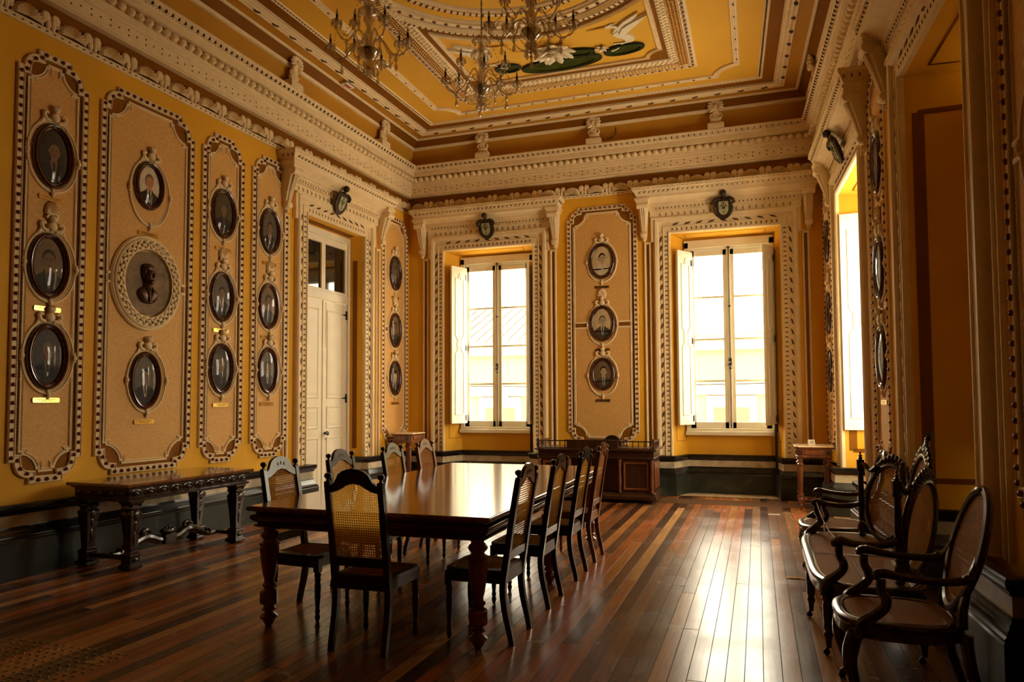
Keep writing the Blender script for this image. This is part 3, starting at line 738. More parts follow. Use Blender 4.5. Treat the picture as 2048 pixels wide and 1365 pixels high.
# ------------------------------------------------------------------ door
def door():
    o = OPEN['L'][0]; P, rz = WALL['L']; c = (o['a']+o['b'])/2; a = (o['b']-o['a'])/2; D = o['D']; x0, x1 = -a+o['sl'], a-o['sr']
    m = MB(); y = D
    m.box(x0, y-.05, 0, x0+.06, y+.05, 4.13); m.box(x1-.06, y-.05, 0, x1, y+.05, 4.13); m.box(x0, y-.05, 4.03, x1, y+.05, 4.13); m.box(x0, y-.05, 3.06, x1, y+.05, 3.18)
    root = struct(m.obj('door_1', 'white', loc=P(c), rz=rz, bevel=.005)); xc = (x0+x1)/2
    m = MB(); m.box(x0+.06, y-.03, 3.18, x0+.12, y+.03, 4.03); m.box(x1-.12, y-.03, 3.18, x1-.06, y+.03, 4.03); m.box(xc-.05, y-.03, 3.18, xc+.05, y+.03, 4.03)
    m.box(x0+.06, y-.03, 3.18, x1-.06, y+.03, 3.23); m.box(x0+.06, y-.03, 3.93, x1-.06, y+.03, 4.03); tf = m.obj('transom_frame', 'white', root, bevel=.004)
    m = MB(); m.add([(x0+.1, y, 3.2), (x1-.1, y, 3.2), (x1-.1, y, 3.96), (x0+.1, y, 3.96)], [(0, 1, 2, 3)]); m.obj('transom_glass', 'dark_pane', tf, smooth=False)
    for s in (-1, 1):
        L, R = (x0+.06, xc-.002) if s < 0 else (xc+.002, x1-.06)
        m = MB(); m.box(L, y-.022, .01, R, y+.02, 3.055); lf = m.obj('door_leaf', 'white', root, bevel=.004)
        m = MB()
        for z0, z1 in ((.12, .95), (1.10, 1.42), (1.56, 2.90)):
            m.sweep([(L+.11, z0), (R-.11, z0), (R-.11, z1), (L+.11, z1)], [(-.012, .022), (0, .034), (.014, .030), (.02, .024), (.04, .023), (.06, .030), (.062, .030)], closed=True, plane='WALL')
            m.add([(L+.17, -.030, z0+.06), (R-.17, -.030, z0+.06), (R-.17, -.030, z1-.06), (L+.17, -.030, z1-.06)], [(0, 1, 2, 3)])
        m.T = None
        for i, v in enumerate(m.v): m.v[i] = (v[0], v[1]+y, v[2])
        m.obj('door_panel', 'white', lf)
        m = MB(); hx = L if s < 0 else R
        for z in (1.55, 2.88): m.prism([(hx, z+.07), (hx-.012*-s if False else hx, z-.07), (hx-s*.03, z-.07), (hx-s*.03, z-.012), (hx-s*.16, z+.0), (hx-s*.03, z+.02), (hx-s*.03, z+.07)], y-.034, y-.022)
        m.obj('hinge', 'iron', lf)
    m = MB(); m.box(xc-.012, y-.034, .01, xc+.03, y-.022, 3.05); m.obj('meeting_bead', 'white', root, bevel=.003)
    m = MB(); m.tube([(xc+.06, y-.04, 2.33), (xc+.06, y-.04, 3.02)], .007, 6); m.obj('slide_bolt', 'white', root)
    m = MB(); m.lathe([(0, 0), (.018, 0), (.02, .03), (.034, .05), (.034, .065), (.02, .075), (0, .076)], (xc+.06, y-.02, 1.02), 12, axis='Y'); m.lathe([(0, .02), (.014, .022), (0, .024)], (xc+.06, y-.02, .93), 10, axis='Y'); m.obj('door_knob', 'grey_metal', root)
    return root
MT['dark_pane'] = mottled('dark_room_glass', (.02, .014, .008), .05, .2, 3, .8)
door()
# ------------------------------------------------------------------ wall panels of moulded plaster
def panel_outline(w, zb, zt, dx=.185, dz=.20, e=.055):
    h = w/2; q = []
    def corner(sx, zc, sz, flip):
        pts = [(sx*h, zc-sz*dz), (sx*(h-e), zc-sz*dz)]
        rx, rz_ = dx-e, dz-e
        for i in range(1, 8):
            t = (PI/2)*i/8; pts.append((sx*(h-e-rx+rx*math.cos(t)), zc-sz*(dz-rz_*math.sin(t))))
        pts += [(sx*(h-dx), zc-sz*e), (sx*(h-dx), zc)]
        return pts[::-1] if flip else pts
    q += corner(1, zb, -1, True); q += corner(1, zt, 1, False); q += corner(-1, zt, 1, True); q += corner(-1, zb, -1, False)
    return q
def panel_inner(w, zb, zt, r, ins=.105, e=.04):
    h = w/2-ins; a, b = zb+ins, zt-ins; q = []
    def corner(sx, zc, sz, flip):
        pts = [(sx*h, zc-sz*(r+.02)), (sx*(h-e), zc-sz*(r+.02))]
        for i in range(9):
            t = math.radians(8+74*i/8); pts.append((sx*(h-r*math.sin(t)), zc-sz*r*math.cos(t)))
        pts += [(sx*(h-r-.02), zc-sz*e), (sx*(h-r-.02), zc)]
        return pts[::-1] if flip else pts
    q += corner(1, a, -1, True); q += corner(1, b, 1, False); q += corner(-1, b, 1, True); q += corner(-1, a, -1, False)
    return q
def resample(pts, step):
    out = []; n = len(pts); acc = 0
    P = [Vector(p) for p in pts]+[Vector(pts[0])]; L = sum((P[i+1]-P[i]).length for i in range(n)); k = round(L/step); step = L/k; nxt = step/2
    for i in range(n):
        d = (P[i+1]-P[i]).length
        while nxt <= acc+d+1e-9 and len(out) < k:
            out.append(P[i]+(P[i+1]-P[i])*((nxt-acc)/max(d, 1e-9))); nxt += step
        acc += d
    return out
def ellsweep(m, cx, cz, rx, rz_, prof, n=44):
    m.sweep([(cx+rx*math.cos(2*PI*i/n), cz+rz_*math.sin(2*PI*i/n)) for i in range(n)], prof, closed=True, plane='WALL')
def crest(m, z, big):
    # small plaster crest above an oval, with side scrolls; big adds a shell on top
    m.ball((0, -.03, z+.03), (.045, .03, .045), 10, 6); m.ball((0, -.045, z+.10), (.038, .03, .036), 10, 6); m.ball((.012, -.06, z+.12), (.018, .02, .018), 8, 5)
    for s in (-1, 1):
        m.tube([(s*.04, -.02, z-.01), (s*.085, -.025, z+.0), (s*.105, -.03, z+.035), (s*.085, -.03, z+.06), (s*.065, -.03, z+.045)], [.016, .018, .018, .015, .012], 7)
        m.tube([(s*.10, -.02, z+.0), (s*.125, -.02, z-.045), (s*.15, -.018, z-.08)], [.014, .012, .006], 6)
    if big:
        m.tube([(-.06, -.03, z+.10), (-.035, -.035, z+.14), (.035, -.035, z+.14), (.06, -.03, z+.10)], .014, 6)
        shell(m, 0, z+.155, .075, .12, .015, .035, 9)
def knob(m, x, z):
    m.ball((x, -.025, z), (.022, .024, .03), 8, 5)
    for s in (-1, 1): m.ball((x, -.02, z+s*.035), (.017, .018, .014), 7, 4)
PANELS = {}
def wall_panel(w, s, width, ovals, label, medal=False, zb=.78, zt=4.73):
    P, rz = WALL[w]; root = thing('wall_panel', label, 'wall panel', P(s, 0), rz, 'moulded plaster wall panels')
    out = panel_outline(width, zb, zt); r = .165 if width < 1 else .20
    inn = panel_inner(width, zb, zt, r)
    m = MB(); m.add([(x, -.005, z) for x, z in out], [tuple(range(len(out)))]); m.obj('brown_ground', 'brown', root, smooth=False)
    m = MB(); m.add([(x, -.009, z) for x, z in inn], [tuple(range(len(inn)))]); m.obj('damask_field', 'field', root, smooth=False)
    m = MB(); m.sweep(out, [(0, 0), (0, .022), (.008, .03), (.014, .022), (.052, .022), (.058, .03), (.066, .024), (.066, 0)], closed=True, plane='WALL'); bo = m.obj('studded_border', 'trim', root)
    m = MB(); mid = panel_outline(width-.066, zb+.033, zt-.033)
    for p in resample(mid, .080): m.ball((p.x, -.030, p.y), (.0185, .018, .0185), 7, 5)
    m.obj('studs', 'stud', bo)
    m = MB(); m.sweep(inn, [(-.006, 0), (-.006, .014), (.004, .016), (.010, .010), (.020, .022), (.028, .010), (.030, 0)], closed=True, plane='WALL')
    im = m.obj('inner_moulding', 'trim', root)
    m = MB(); hh = width/2-.105; zm = ovals[1]
    g = .44 if medal else .243
    for q in (-1, 1): m.box(min(q*hh, q*g), -.0125, zm-.03, max(q*hh, q*g), -.008, zm+.03)
    m.obj('cross_band', 'brown', root, smooth=False)
    m = MB()
    for d in (-1, 1):
        for q in (-1, 1): m.box(min(q*hh, q*g), -.024, zm+d*.045-.014, max(q*hh, q*g), -.008, zm+d*.045+.014)
    m.obj('cross_moulding', 'trim', im, bevel=.003)
    m = MB(); st = .028
    for sx in (-1, 1):
        n = int((zt-zb-.7)/st)
        for i in range(n):
            z = zb+.35+(zt-zb-.7)*(i+.5)/n; m.box(sx*(hh+.012)-.005, -.014, z-.007, sx*(hh+.012)+.005, -.006, z+.007)
    m.obj('pearl_gap_shade', 'trim_hole', im, smooth=False)  # dark ticks imitate the shade between pearls
    for i, z in enumerate(ovals):
        if medal and i == 1: continue
        rx, rz_ = (.245, .335) if i != 0 or not medal else (.255, .36); zc = z if not (medal and i == 0) else z-.06
        m = MB(); ellsweep(m, 0, zc, rx, rz_, [(-.014, 0), (-.014, .014), (-.006, .026), (.004, .026), (.010, .012), (.016, .018), (.024, .012), (.026, 0)])
        knob(m, rx+.005, zc); knob(m, -rx-.005, zc); knob(m, 0, zc-rz_-.01)
        om = m.obj('oval_moulding', 'trim', root)
        m = MB(); crest(m, zc+rz_, i == 1); m.obj('crest', 'trim', root)
    return root
PAN_W = 6.94
panels = [('L', 4.785, .70, 'tall beaded wall panel nearest the left edge of the picture, holding three dark oval portraits'),
 ('L', 5.875, 1.21, 'widest beaded wall panel on the left wall, holding the large bronze medallion'),
 ('L', 6.955, .70, 'narrow beaded wall panel directly right of the wide medallion panel on the left wall'),
 ('L', 7.805, .71, 'narrow beaded wall panel on the left wall immediately left of the white double door'),
 ('L', 11.08, .88, 'beaded wall panel on the left wall between the white double door and the room corner'),
 ('B', -2.40, 1.18, 'beaded wall panel with three oval portraits between the two back windows'),
 ('R', 11.10, .80, 'beaded wall panel on the right wall squeezed between the far corner and the far side window'),
 ('R', 7.60, .70, 'beaded wall panel on the right wall between the two side windows'),
 ('R', 3.93, .90, 'shadowed beaded wall panel at the extreme right edge of the picture, nearest the viewer')]
OV = {0: (3.784, 2.759, 1.922), 1: (3.80, 2.762, 1.733), 2: (3.78, 2.766, 1.902), 3: (3.752, 2.757, 1.908), 4: (3.74, 2.735, 1.905), 5: (3.79, 2.745, 1.905), 6: (3.77, 2.73, 1.90), 7: (3.79, 2.76, 1.90), 8: (3.78, 2.76, 1.90)}
for i, (w, s, wd, lab) in enumerate(panels): wall_panel(w, s, wd, OV[i], lab, medal=(i == 1), zb=.78 if w != 'B' else .775)
# ------------------------------------------------------------------ oval portraits
for nm, c, r in (('skin_pale', (.58, .42, .25), .6), ('skin_warm', (.60, .26, .12), .6), ('skin_dim', (.22, .12, .055), .6), ('sepia_bg', (.72, .54, .30), .6), ('sepia_dark', (.20, .125, .06), .6), ('gloom_bg', (.030, .020, .010), .5),
                 ('green_bg', (.07, .055, .02), .5), ('grey_bg', (.10, .08, .055), .5), ('pale_bg', (.75, .64, .48), .6), ('suit', (.015, .012, .010), .6), ('suit_grey', (.09, .075, .055), .6), ('shirt', (.60, .50, .36), .6), ('hair', (.025, .018, .012), .6), ('hair_grey', (.16, .13, .10), .6)):
    MT[nm] = mottled(nm+'_print', c, r, .15, 14)
def poly_ell(m, cx, cz, rx, rz_, y, mi, n=28, clip=None):
    m.add([(cx+rx*math.cos(2*PI*i/n), y, cz+rz_*math.sin(2*PI*i/n)) for i in range(n)], [tuple(range(n))], mi)
def portrait(bgm, skin, suit, shirt, hair, glasses=False, rx=.20, rz_=.305, hx=0, sc=1.0, name='portrait_frame', wood_='frame_wood', tie=True, cap=False):
    root = thing(name, 'x', 'portrait')
    m = MB(); ellsweep(m, 0, 0, rx, rz_, [(0, .004), (0, .020), (.008, .034), (.018, .040), (.028, .036), (.034, .026), (.042, .030), (.050, .026), (.056, .018), (.058, .006)], 56)
    m.obj('frame', wood_, root)
    gx, gz = rx-.054, rz_-.054
    m = MB(); mats = [bgm, suit, shirt, skin, hair]
    poly_ell(m, 0, 0, gx, gz, -.008, 0, 40)
    y = -.0090; s = sc
    # shoulders clipped to the oval
    pts = []
    for i in range(25):
        a = PI+PI*i/24; x, z = gx*.985*math.cos(a), gz*.985*math.sin(a)
        lim = -.045*s-(abs(x-hx)/.13)**2*.05*s
        pts.append((x, min(z, lim)))
    top = [(hx+.10*s, -.085*s), (hx+.05*s, -.055*s), (hx+.03*s, -.03*s), (hx-.03*s, -.03*s), (hx-.05*s, -.055*s), (hx-.10*s, -.085*s)]
    pts = [p for p in pts if p[1] < -.09*s or abs(p[0]) > .1*s]+top
    m.add([(x, y, z) for x, z in pts], [tuple(range(len(pts)))], 1)
    m.add([(hx-.030*s, y-.0006, -.035*s), (hx+.030*s, y-.0006, -.035*s), (hx+.012*s, y-.0006, -.16*s), (hx-.004*s, y-.0006, -.17*s)], [(0, 1, 2, 3)], 2)
    if tie: m.add([(hx-.008*s, y-.001, -.045*s), (hx+.008*s, y-.001, -.045*s), (hx+.012*s, y-.001, -.12*s), (hx+.002*s, y-.001, -.145*s), (hx-.008*s, y-.001, -.12*s)], [(0, 1, 2, 3, 4)], 1)
    m.box(hx-.022*s, y-.0008, -.05*s, hx+.022*s, y-.0004, .0, 3)
    poly_ell(m, hx, .052*s, .050*s, .066*s, y-.0011, 4, 20)
    poly_ell(m, hx+.003*s, .034*s, .042*s, .058*s, y-.0016, 3, 20)
    if cap: m.prism([(hx-.05*s, .07*s), (hx+.055*s, .065*s), (hx+.045*s, .115*s), (hx-.045*s, .12*s)], y-.0022, y-.0018, 1)
    for d in (-1, 1):
        poly_ell(m, hx+d*.017*s, .042*s, .008*s, .0035*s, y-.0020, 4, 8); poly_ell(m, hx+d*.017*s, .053*s, .011*s, .002*s, y-.0020, 4, 8)
        poly_ell(m, hx+d*.044*s, .034*s, .006*s, .013*s, y-.0015, 3, 8)
        if glasses:
            n = 14; m.add([(hx+d*.017*s+q*math.cos(2*PI*i/n), y-.0024, .041*s+q*.85*math.sin(2*PI*i/n)) for q in (.0125*s, .0145*s) for i in range(n)], [(i, (i+1) % n, n+(i+1) % n, n+i) for i in range(n)], 4)
    m.add([(hx-.002*s, y-.002, .038*s), (hx+.004*s, y-.002, .038*s), (hx+.008*s, y-.002, .018*s), (hx-.004*s, y-.002, .018*s)], [(0, 1, 2, 3)], 4 if False else 3)
    poly_ell(m, hx+.002*s, .018*s, .008*s, .002*s, y-.0022, 4, 8); poly_ell(m, hx+.002*s, .002*s, .014*s, .003*s, y-.0022, 4, 8)
    m.obj('picture', mats, root, smooth=False)
    # convex glass
    m = MB(); vs = [(0, -.045, 0)]; fs = []; n = 40; R = 8
    for r in range(1, R+1):
        t = r/R
        for i in range(n): a = 2*PI*i/n; vs.append((gx*1.02*t*math.cos(a), -.013-.032*(1-t*t), gz*1.02*t*math.sin(a)))
    for i in range(n):
        fs.append((0, 1+i, 1+(i+1) % n))
        for r in range(R-1): b = 1+r*n; fs.append((b+i, b+(i+1) % n, b+n+(i+1) % n, b+n+i))
    m.add(vs, fs); m.obj('convex_glass', 'dome_glass', root)
    return root
VAR = {
 'gloom': portrait('gloom_bg', 'skin_dim', 'suit', 'sepia_dark', 'hair', hx=.005, sc=1.25),
 'spect': portrait('sepia_dark', 'skin_dim', 'suit', 'grey_bg', 'hair', True, sc=1.3),
 'dark': portrait('gloom_bg', 'skin_dim', 'suit', 'grey_bg', 'hair_grey', sc=1.1),
 'green': portrait('green_bg', 'skin_dim', 'suit', 'grey_bg', 'hair_grey', sc=.85),
 'grey': portrait('grey_bg', 'skin_dim', 'suit', 'shirt', 'hair', sc=1.05),
 'colour': portrait('pale_bg', 'skin_warm', 'suit', 'shirt', 'hair_grey', sc=1.1, rx=.19, rz_=.262),
 'lady': portrait('sepia_bg', 'skin_pale', 'pale_bg', 'pale_bg', 'hair', sc=1.15, rx=.222, rz_=.30, hx=.005),
 'round': portrait('sepia_bg', 'skin_pale', 'suit_grey', 'shirt', 'hair_grey', True, sc=1.15, rx=.215, rz_=.30),
 'smile': portrait('sepia_dark', 'skin_pale', 'suit_grey', 'shirt', 'hair', sc=1.1, rx=.208, rz_=.272, hx=.01),
 'capp': portrait('grey_bg', 'skin_pale', 'suit', 'shirt', 'hair', sc=1.2, cap=True)}
used = set()
def place_p(var, w, s, z, label):
    P, rz = WALL[w]; g = 'oval portraits on the walls'
    loc = P(s, z, .012)
    if var not in used:
        used.add(var); r = VAR[var]; r.location = loc; r.rotation_euler = (0, 0, rz); r['label'] = label; r['group'] = g
    else: dup(VAR[var], loc, rz, label, g)
plate_proto = [None]
def plaque(w, s, z, label, wd=.20, tilt=0):
    P, rz = WALL[w]
    if plate_proto[0] is None:
        m = MB(); m.prism([(-.10, -.022), (.10, -.022), (.106, -.014), (.106, .014), (.10, .022), (-.10, .022), (-.106, .014), (-.106, -.014)], -.010, -.002); o = m.obj('name_plaque', 'brass', bevel=.001)
        m = MB()
        for k, (x0, x1, zz) in enumerate(((-.07, .07, .007), (-.045, .045, -.008))):
            x = x0
            while x < x1: L = random.uniform(.006, .018); m.box(x, -.0115, zz-.0025, min(x+L, x1), -.0100, zz+.0025); x += L+.004
        m.obj('engraved_lines', 'hair', o, smooth=False); plate_proto[0] = o
    else: o = dup(plate_proto[0])
    o.location = P(s, z, .012); o.rotation_euler = (0, 0, rz); o.scale = (wd/.2, 1, 1)
    tag(o, label, 'plaque', 'brass name plaques under the portraits')
rows = ('top', 'middle', 'bottom')
PP = [
 ('gloom', 'L', 4.784, 3.784, 'very dark oval portrait, top of the leftmost wall panel', ''),
 ('spect', 'L', 4.765, 2.759, 'oval portrait of a person in round glasses, middle of the leftmost wall panel', ''),
 ('dark', 'L', 4.774, 1.926, 'dark oval portrait, bottom of the leftmost wall panel', ''),
 ('colour', 'L', 5.859, 3.81, 'oval colour portrait of a person in a suit, above the bronze medallion', ''),
 ('grey', 'L', 5.852, 1.733, 'oval portrait under glaring convex glass, below the bronze medallion', ''),
 ('green', 'L', 6.953, 3.78, 'greenish oval portrait, top of the narrow panel right of the medallion', ''),
 ('grey', 'L', 6.938, 2.766, 'oval portrait, middle of the narrow panel right of the medallion', ''),
 ('dark', 'L', 6.948, 1.901, 'oval portrait, bottom of the narrow panel right of the medallion', ''),
 ('grey', 'L', 7.789, 3.752, 'oval portrait, top of the panel just left of the white door', ''),
 ('spect', 'L', 7.775, 2.755, 'oval portrait, middle of the panel just left of the white door', ''),
 ('grey', 'L', 7.772, 1.911, 'oval portrait, bottom of the panel just left of the white door', ''),
 ('grey', 'L', 11.09, 3.74, 'oval portrait, top of the panel between white door and corner', ''),
 ('spect', 'L', 11.09, 2.735, 'oval portrait, middle of the panel between white door and corner', ''),
 ('capp', 'L', 11.09, 1.90, 'oval portrait, bottom of the panel between white door and corner', ''),
 ('lady', 'B', -2.40, 3.805, 'sepia oval portrait of a pale-clothed person, top one between the back windows', ''),
 ('round', 'B', -2.40, 2.765, 'sepia oval portrait of a person in glasses, middle one between the back windows', ''),
 ('smile', 'B', -2.40, 1.93, 'dim oval portrait of a person in a tie, bottom one between the back windows', ''),
 ('dark', 'R', 11.10, 3.77, 'oval portrait seen edge-on, top one on the right wall by the corner', ''),
 ('dark', 'R', 11.10, 2.73, 'oval portrait seen edge-on, middle one on the right wall by the corner', ''),
 ('green', 'R', 11.10, 1.90, 'oval portrait seen edge-on, bottom one on the right wall by the corner', ''),
 ('green', 'R', 7.60, 3.79, 'oval portrait, top one on the right wall between the side windows', ''),
 ('dark', 'R', 7.60, 2.76, 'oval portrait, middle one on the right wall between the side windows', ''),
 ('dark', 'R', 7.60, 1.90, 'oval portrait, bottom one on the right wall between the side windows', '')]
for v, w, s, z, lab, _ in PP:
    pl_ = lab.split(', ')[-1].replace('top one', 'top portrait').replace('middle one', 'middle portrait').replace('bottom one', 'bottom portrait')
    if lab.endswith('medallion') and ('above' in lab or 'below' in lab): pl_ = 'portrait '+pl_
    elif pl_.split()[1] == 'of': pl_ = pl_.replace(' of', ' portrait of', 1)
    place_p(v, w, s, z, lab)
    dz = .435 if not (w == 'L' and abs(s-5.86) < .02 and z > 3) else .52
    if w == 'L' and z > 2.5 and z < 3.0: dz = .41
    if w == 'L' and 4.7 < s < 4.8: dz = .40
    plaque(w, s+(.0 if w != 'L' else .0), z-dz, 'small brass plaque under the '+pl_, .22 if w == 'B' else .24)
# ------------------------------------------------------------------ bronze medallion in a leafy plaster ring
P, rz = WALL['L']; t = thing('relief_medallion', 'large oval bronze bust relief inside a white leafy plaster ring on the left wall', 'medallion', P(5.853, 2.76, .01), rz)
m = MB(); ellsweep(m, 0, 0, .445, .505, [(0, 0), (0, .02), (.012, .035), (.025, .03), (.03, .045), (.045, .055), (.055, .045), (.06, .028), (.125, .028), (.13, .045), (.145, .05), (.152, .03), (.156, 0)], 64); rg = m.obj('plaster_ring', 'trim', t)
m = MB(); n = 30
for i in range(n):
    for j, (r_, da) in enumerate(((.87, .0), (.80, .5), (.74, .0))):
        a = 2*PI*(i+da)/n; x, z = .445*r_*math.cos(a), (.505*r_+.003)*math.sin(a); m.T = Matrix.Translation((x, -.045, z))@Matrix.Rotation(-a-(.5 if j != 1 else -.4), 4, 'Y'); m.ball((0, 0, 0), (.017, .016, .036), 7, 4)
m.obj('wreath_leaves', 'trim', rg)
m = MB()
for i in range(n):
    for r_, da in ((.835, .35), (.765, .85)):
        a = 2*PI*(i+da)/n; m.ball((.445*r_*math.cos(a), -.030, .505*r_*math.sin(a)), (.012, .008, .014), 6, 4)
m.obj('wreath_hollow_shade', 'trim_hole', rg)  # dark lumps imitate the shade between wreath leaves
m = MB(); n = 48; R = 6; vs = [(0, -.016, 0)]; fs = []
for r in range(1, R+1):
    for i in range(n): a = 2*PI*i/n; q = r/R; vs.append((.297*q*math.cos(a), -.016-.006*q, .335*q*math.sin(a)))
for i in range(n):
    fs.append((0, 1+i, 1+(i+1) % n))
    for r in range(R-1): b = 1+r*n; fs.append((b+i, b+(i+1) % n, b+n+(i+1) % n, b+n+i))
m.add(vs, fs)
br_ = m.obj('bronze_disc', 'bronze2', t)
m = MB()
m.ball((-.005, -.045, .085), (.062, .055, .10), 18, 14); m.ball((-.01, -.040, .155), (.072, .052, .055), 16, 9); m.ball((-.060, -.035, .12), (.025, .035, .06), 10, 6); m.ball((.052, -.035, .13), (.02, .03, .05), 8, 6)
m.ball((-.002, -.104, .075), (.011, .018, .028), 8, 5); m.ball((-.002, -.096, .030), (.028, .014, .009), 8, 4); m.ball((-.004, -.085, .005), (.028, .024, .024), 8, 5)
for s_ in (-1, 1): m.ball((-.003+s_*.027, -.092, .10), (.019, .012, .008), 8, 4); m.ball((-.005+s_*.063, -.035, .07), (.011, .014, .026), 6, 5)
m.tube([(-.005, -.025, .03), (-.008, -.028, -.06)], [.040, .050], 10)
n = 16; vs = []; fs = []   # draped torso, broad at the shoulders and narrowing to the cut below
for r, (z, hw, dp) in enumerate(((-.035, .045, .030), (-.055, .085, .045), (-.085, .122, .055), (-.13, .130, .060), (-.17, .105, .055), (-.205, .070, .045), (-.215, .04, .025))):
    for i in range(n+1): a = PI*i/n; vs.append((-.008+hw*math.cos(a), -.015-dp*math.sin(a)**.7, z))
for r in range(6):
    for i in range(n): b = r*(n+1); fs.append((b+i, b+i+1, b+n+2+i, b+n+1+i))
m.add(vs, fs)
m.tube([(-.045, -.060, -.045), (-.035, -.078, -.10), (-.020, -.080, -.17), (-.018, -.072, -.20)], .010, 6); m.tube([(.030, -.060, -.045), (.022, -.078, -.10), (.0, -.080, -.17), (-.004, -.072, -.20)], .010, 6); m.tube([(-.008, -.062, -.05), (-.008, -.076, -.15)], .010, 6)
m.tube([(.045, -.06, -.19), (.08, -.055, -.16), (.105, -.05, -.12)], .010, 6)
m.obj('bust_relief', 'bronze3', br_)
m = MB()
for s_ in (-1, 1): m.ball((s_*.262, -.028, .0), .006, 8, 5)
m.obj('fixing_screw', 'brass', br_)
# ------------------------------------------------------------------ coats of arms over the openings
def arms():
    root = thing('coat_of_arms', 'x', 'coat of arms')
    m = MB(); m.prism([(-.10, .10), (-.12, .02), (-.11, -.08), (-.075, -.155), (0, -.185), (.075, -.155), (.11, -.08), (.12, .02), (.10, .10), (.04, .125), (-.04, .125)], -.05, 0); m.obj('shield_rim', 'bronze', root, bevel=.008)
    m = MB(); m.prism([(-.068, .075), (-.076, .01), (-.07, -.07), (-.045, -.115), (0, -.135), (.045, -.115), (.07, -.07), (.076, .01), (.068, .075)], -.058, -.045); f = m.obj('shield_field', 'arms_field', root)
    m = MB(); m.box(-.072, -.062, -.004, .072, -.057, .004); m.box(-.060, -.062, .040, .060, -.057, .044); m.box(-.003, -.062, -.12, .003, -.057, .07)
    for x, z in ((-.03, .018), (.03, .018), (0, -.03), (0, .055), (-.012, -.022), (.012, -.022)): m.ball((x, -.060, z), (.013, .005, .012), 8, 4)
    m.obj('emblem', 'lily', f)
    m = MB(); m.tube([(0, -.03, .11), (0, -.035, .16)], [.04, .022], 10); m.ball((0, -.045, .205), (.048, .048, .05), 12, 8); m.tube([(-.035, -.035, .13), (.035, -.035, .13)], .018, 8); m.ball((0, -.075, .19), (.02, .02, .02), 8, 5); m.obj('helmet', 'bronze', root)
    for s in (-1, 1):
        m = MB(); m.tube([(s*.05, -.03, .12), (s*.10, -.04, .12), (s*.145, -.05, .09), (s*.15, -.05, .05), (s*.125, -.05, .045)], [.02, .026, .026, .022, .014], 8)
        m.tube([(s*.115, -.03, .04), (s*.13, -.035, -.04), (s*.105, -.035, -.11), (s*.06, -.035, -.165), (0, -.035, -.195)], [.016, .020, .020, .018, .016], 8); m.obj('mantling_scroll', 'bronze', root)
    return root
MT['arms_field'] = mottled('faded_shield_paint', (.42, .38, .22), .5, .25, 25)
ar = arms()
for k, (w, s, lab) in enumerate((('L', 9.23, 'dark bronze coat of arms above the white double door'), ('B', -4.40, 'dark bronze coat of arms above the left back window'),
        ('B', -.445, 'dark bronze coat of arms above the right back window'), ('R', 9.25, 'dark bronze coat of arms above the far window of the right wall'))):
    P, rz = WALL[w]; o = ar if k == 0 else dup(ar); o.location = P(s, 4.52, .125); o.rotation_euler = (.38, 0, rz); tag(o, lab, 'coat of arms', 'bronze coats of arms')
# ------------------------------------------------------------------ shell finials standing on the cornice
def antefix():
    root = thing('shell_finial', 'x', 'finial')
    m = MB(); m.box(-.125, -.07, 0, .125, .10, .085); m.box(-.105, -.055, .085, .105, .09, .105); m.obj('plinth', 'trim', root, bevel=.006)
    m = MB()
    for s in (-1, 1): m.lathe([(0, -.04), (.048, -.035), (.050, -.01), (.035, 0), (.03, -.02), (.012, -.03), (.01, -.05), (0, -.05)][::-1], (s*.052, -.035, .205), 12, axis='Y')
    m.ball((0, 0, .15), (.09, .05, .05), 10, 6); m.box(-.045, -.03, .10, .045, .04, .26); m.obj('scroll_foot', 'trim', root)
    m = MB()
    for i in range(12):
        a = -.75+(PI+1.5)*i/11; m.T = Matrix.Translation((.078*math.cos(a), -.055, .350+.080*math.sin(a)))@Matrix.Rotation(-a, 4, 'Y'); m.ball((0, 0, 0), (.052, .034, .027), 9, 6)
    m.T = None; m.ball((0, -.045, .35), (.07, .030, .07), 12, 8); m.box(-.04, -.04, .25, .04, .02, .42); m.obj('shell', 'trim', root)
    m = MB(); m.lathe([(0, 0), (.028, 0), (.032, .015), (.02, .03), (0, .032)], (0, -.070, .345), 12, axis='Y'); m.obj('boss', 'trim', root)
    return root
af = antefix()
for k, (w, s, lab) in enumerate((('B', -4.42, 'white shell finial on the back cornice above the left window'), ('B', -2.46, 'white shell finial in the centre of the back cornice'), ('B', -.53, 'white shell finial on the back cornice above the right window'),
        ('L', 7.97, 'white shell finial on the left cornice above the panel beside the door'), ('L', 10.29, 'white shell finial on the left cornice nearest the back corner'), ('R', 10.25, 'white shell finial on the right cornice nearest the back corner'))):
    P, rz = WALL[w]; o = af if k == 0 else dup(af); o.location = P(s, 5.702, .235); o.rotation_euler = (0, 0, rz); tag(o, lab, 'finial', 'shell finials on the cornice')
# small fittings
m = MB(); m.ball((0, 0, 0), (.03, .02, .03), 8, 6); m.tube([(0, -.01, -.01), (.01, -.02, -.10), (-.04, -.02, -.17), (-.14, -.02, -.20)], .006, 6)
tag(m.obj('cable_outlet', 'iron', loc=PB(-2.12, 5.98, .16)), 'small black cable outlet with a loose wire on the ochre cove above the back cornice', 'cable')
t = thing('ceiling_notice', 'tiny white notice with a red bar stuck on the ceiling edge at the left', 'sign', PL(8.9, H_C-.04, .47), LRZ)
m = MB(); m.box(-.10, -.05, 0, .10, .05, .02); m.obj('plate', 'paper', t); m = MB(); m.box(-.07, -.02, -.003, .07, .02, 0); m.obj('red_bar', 'red', t)
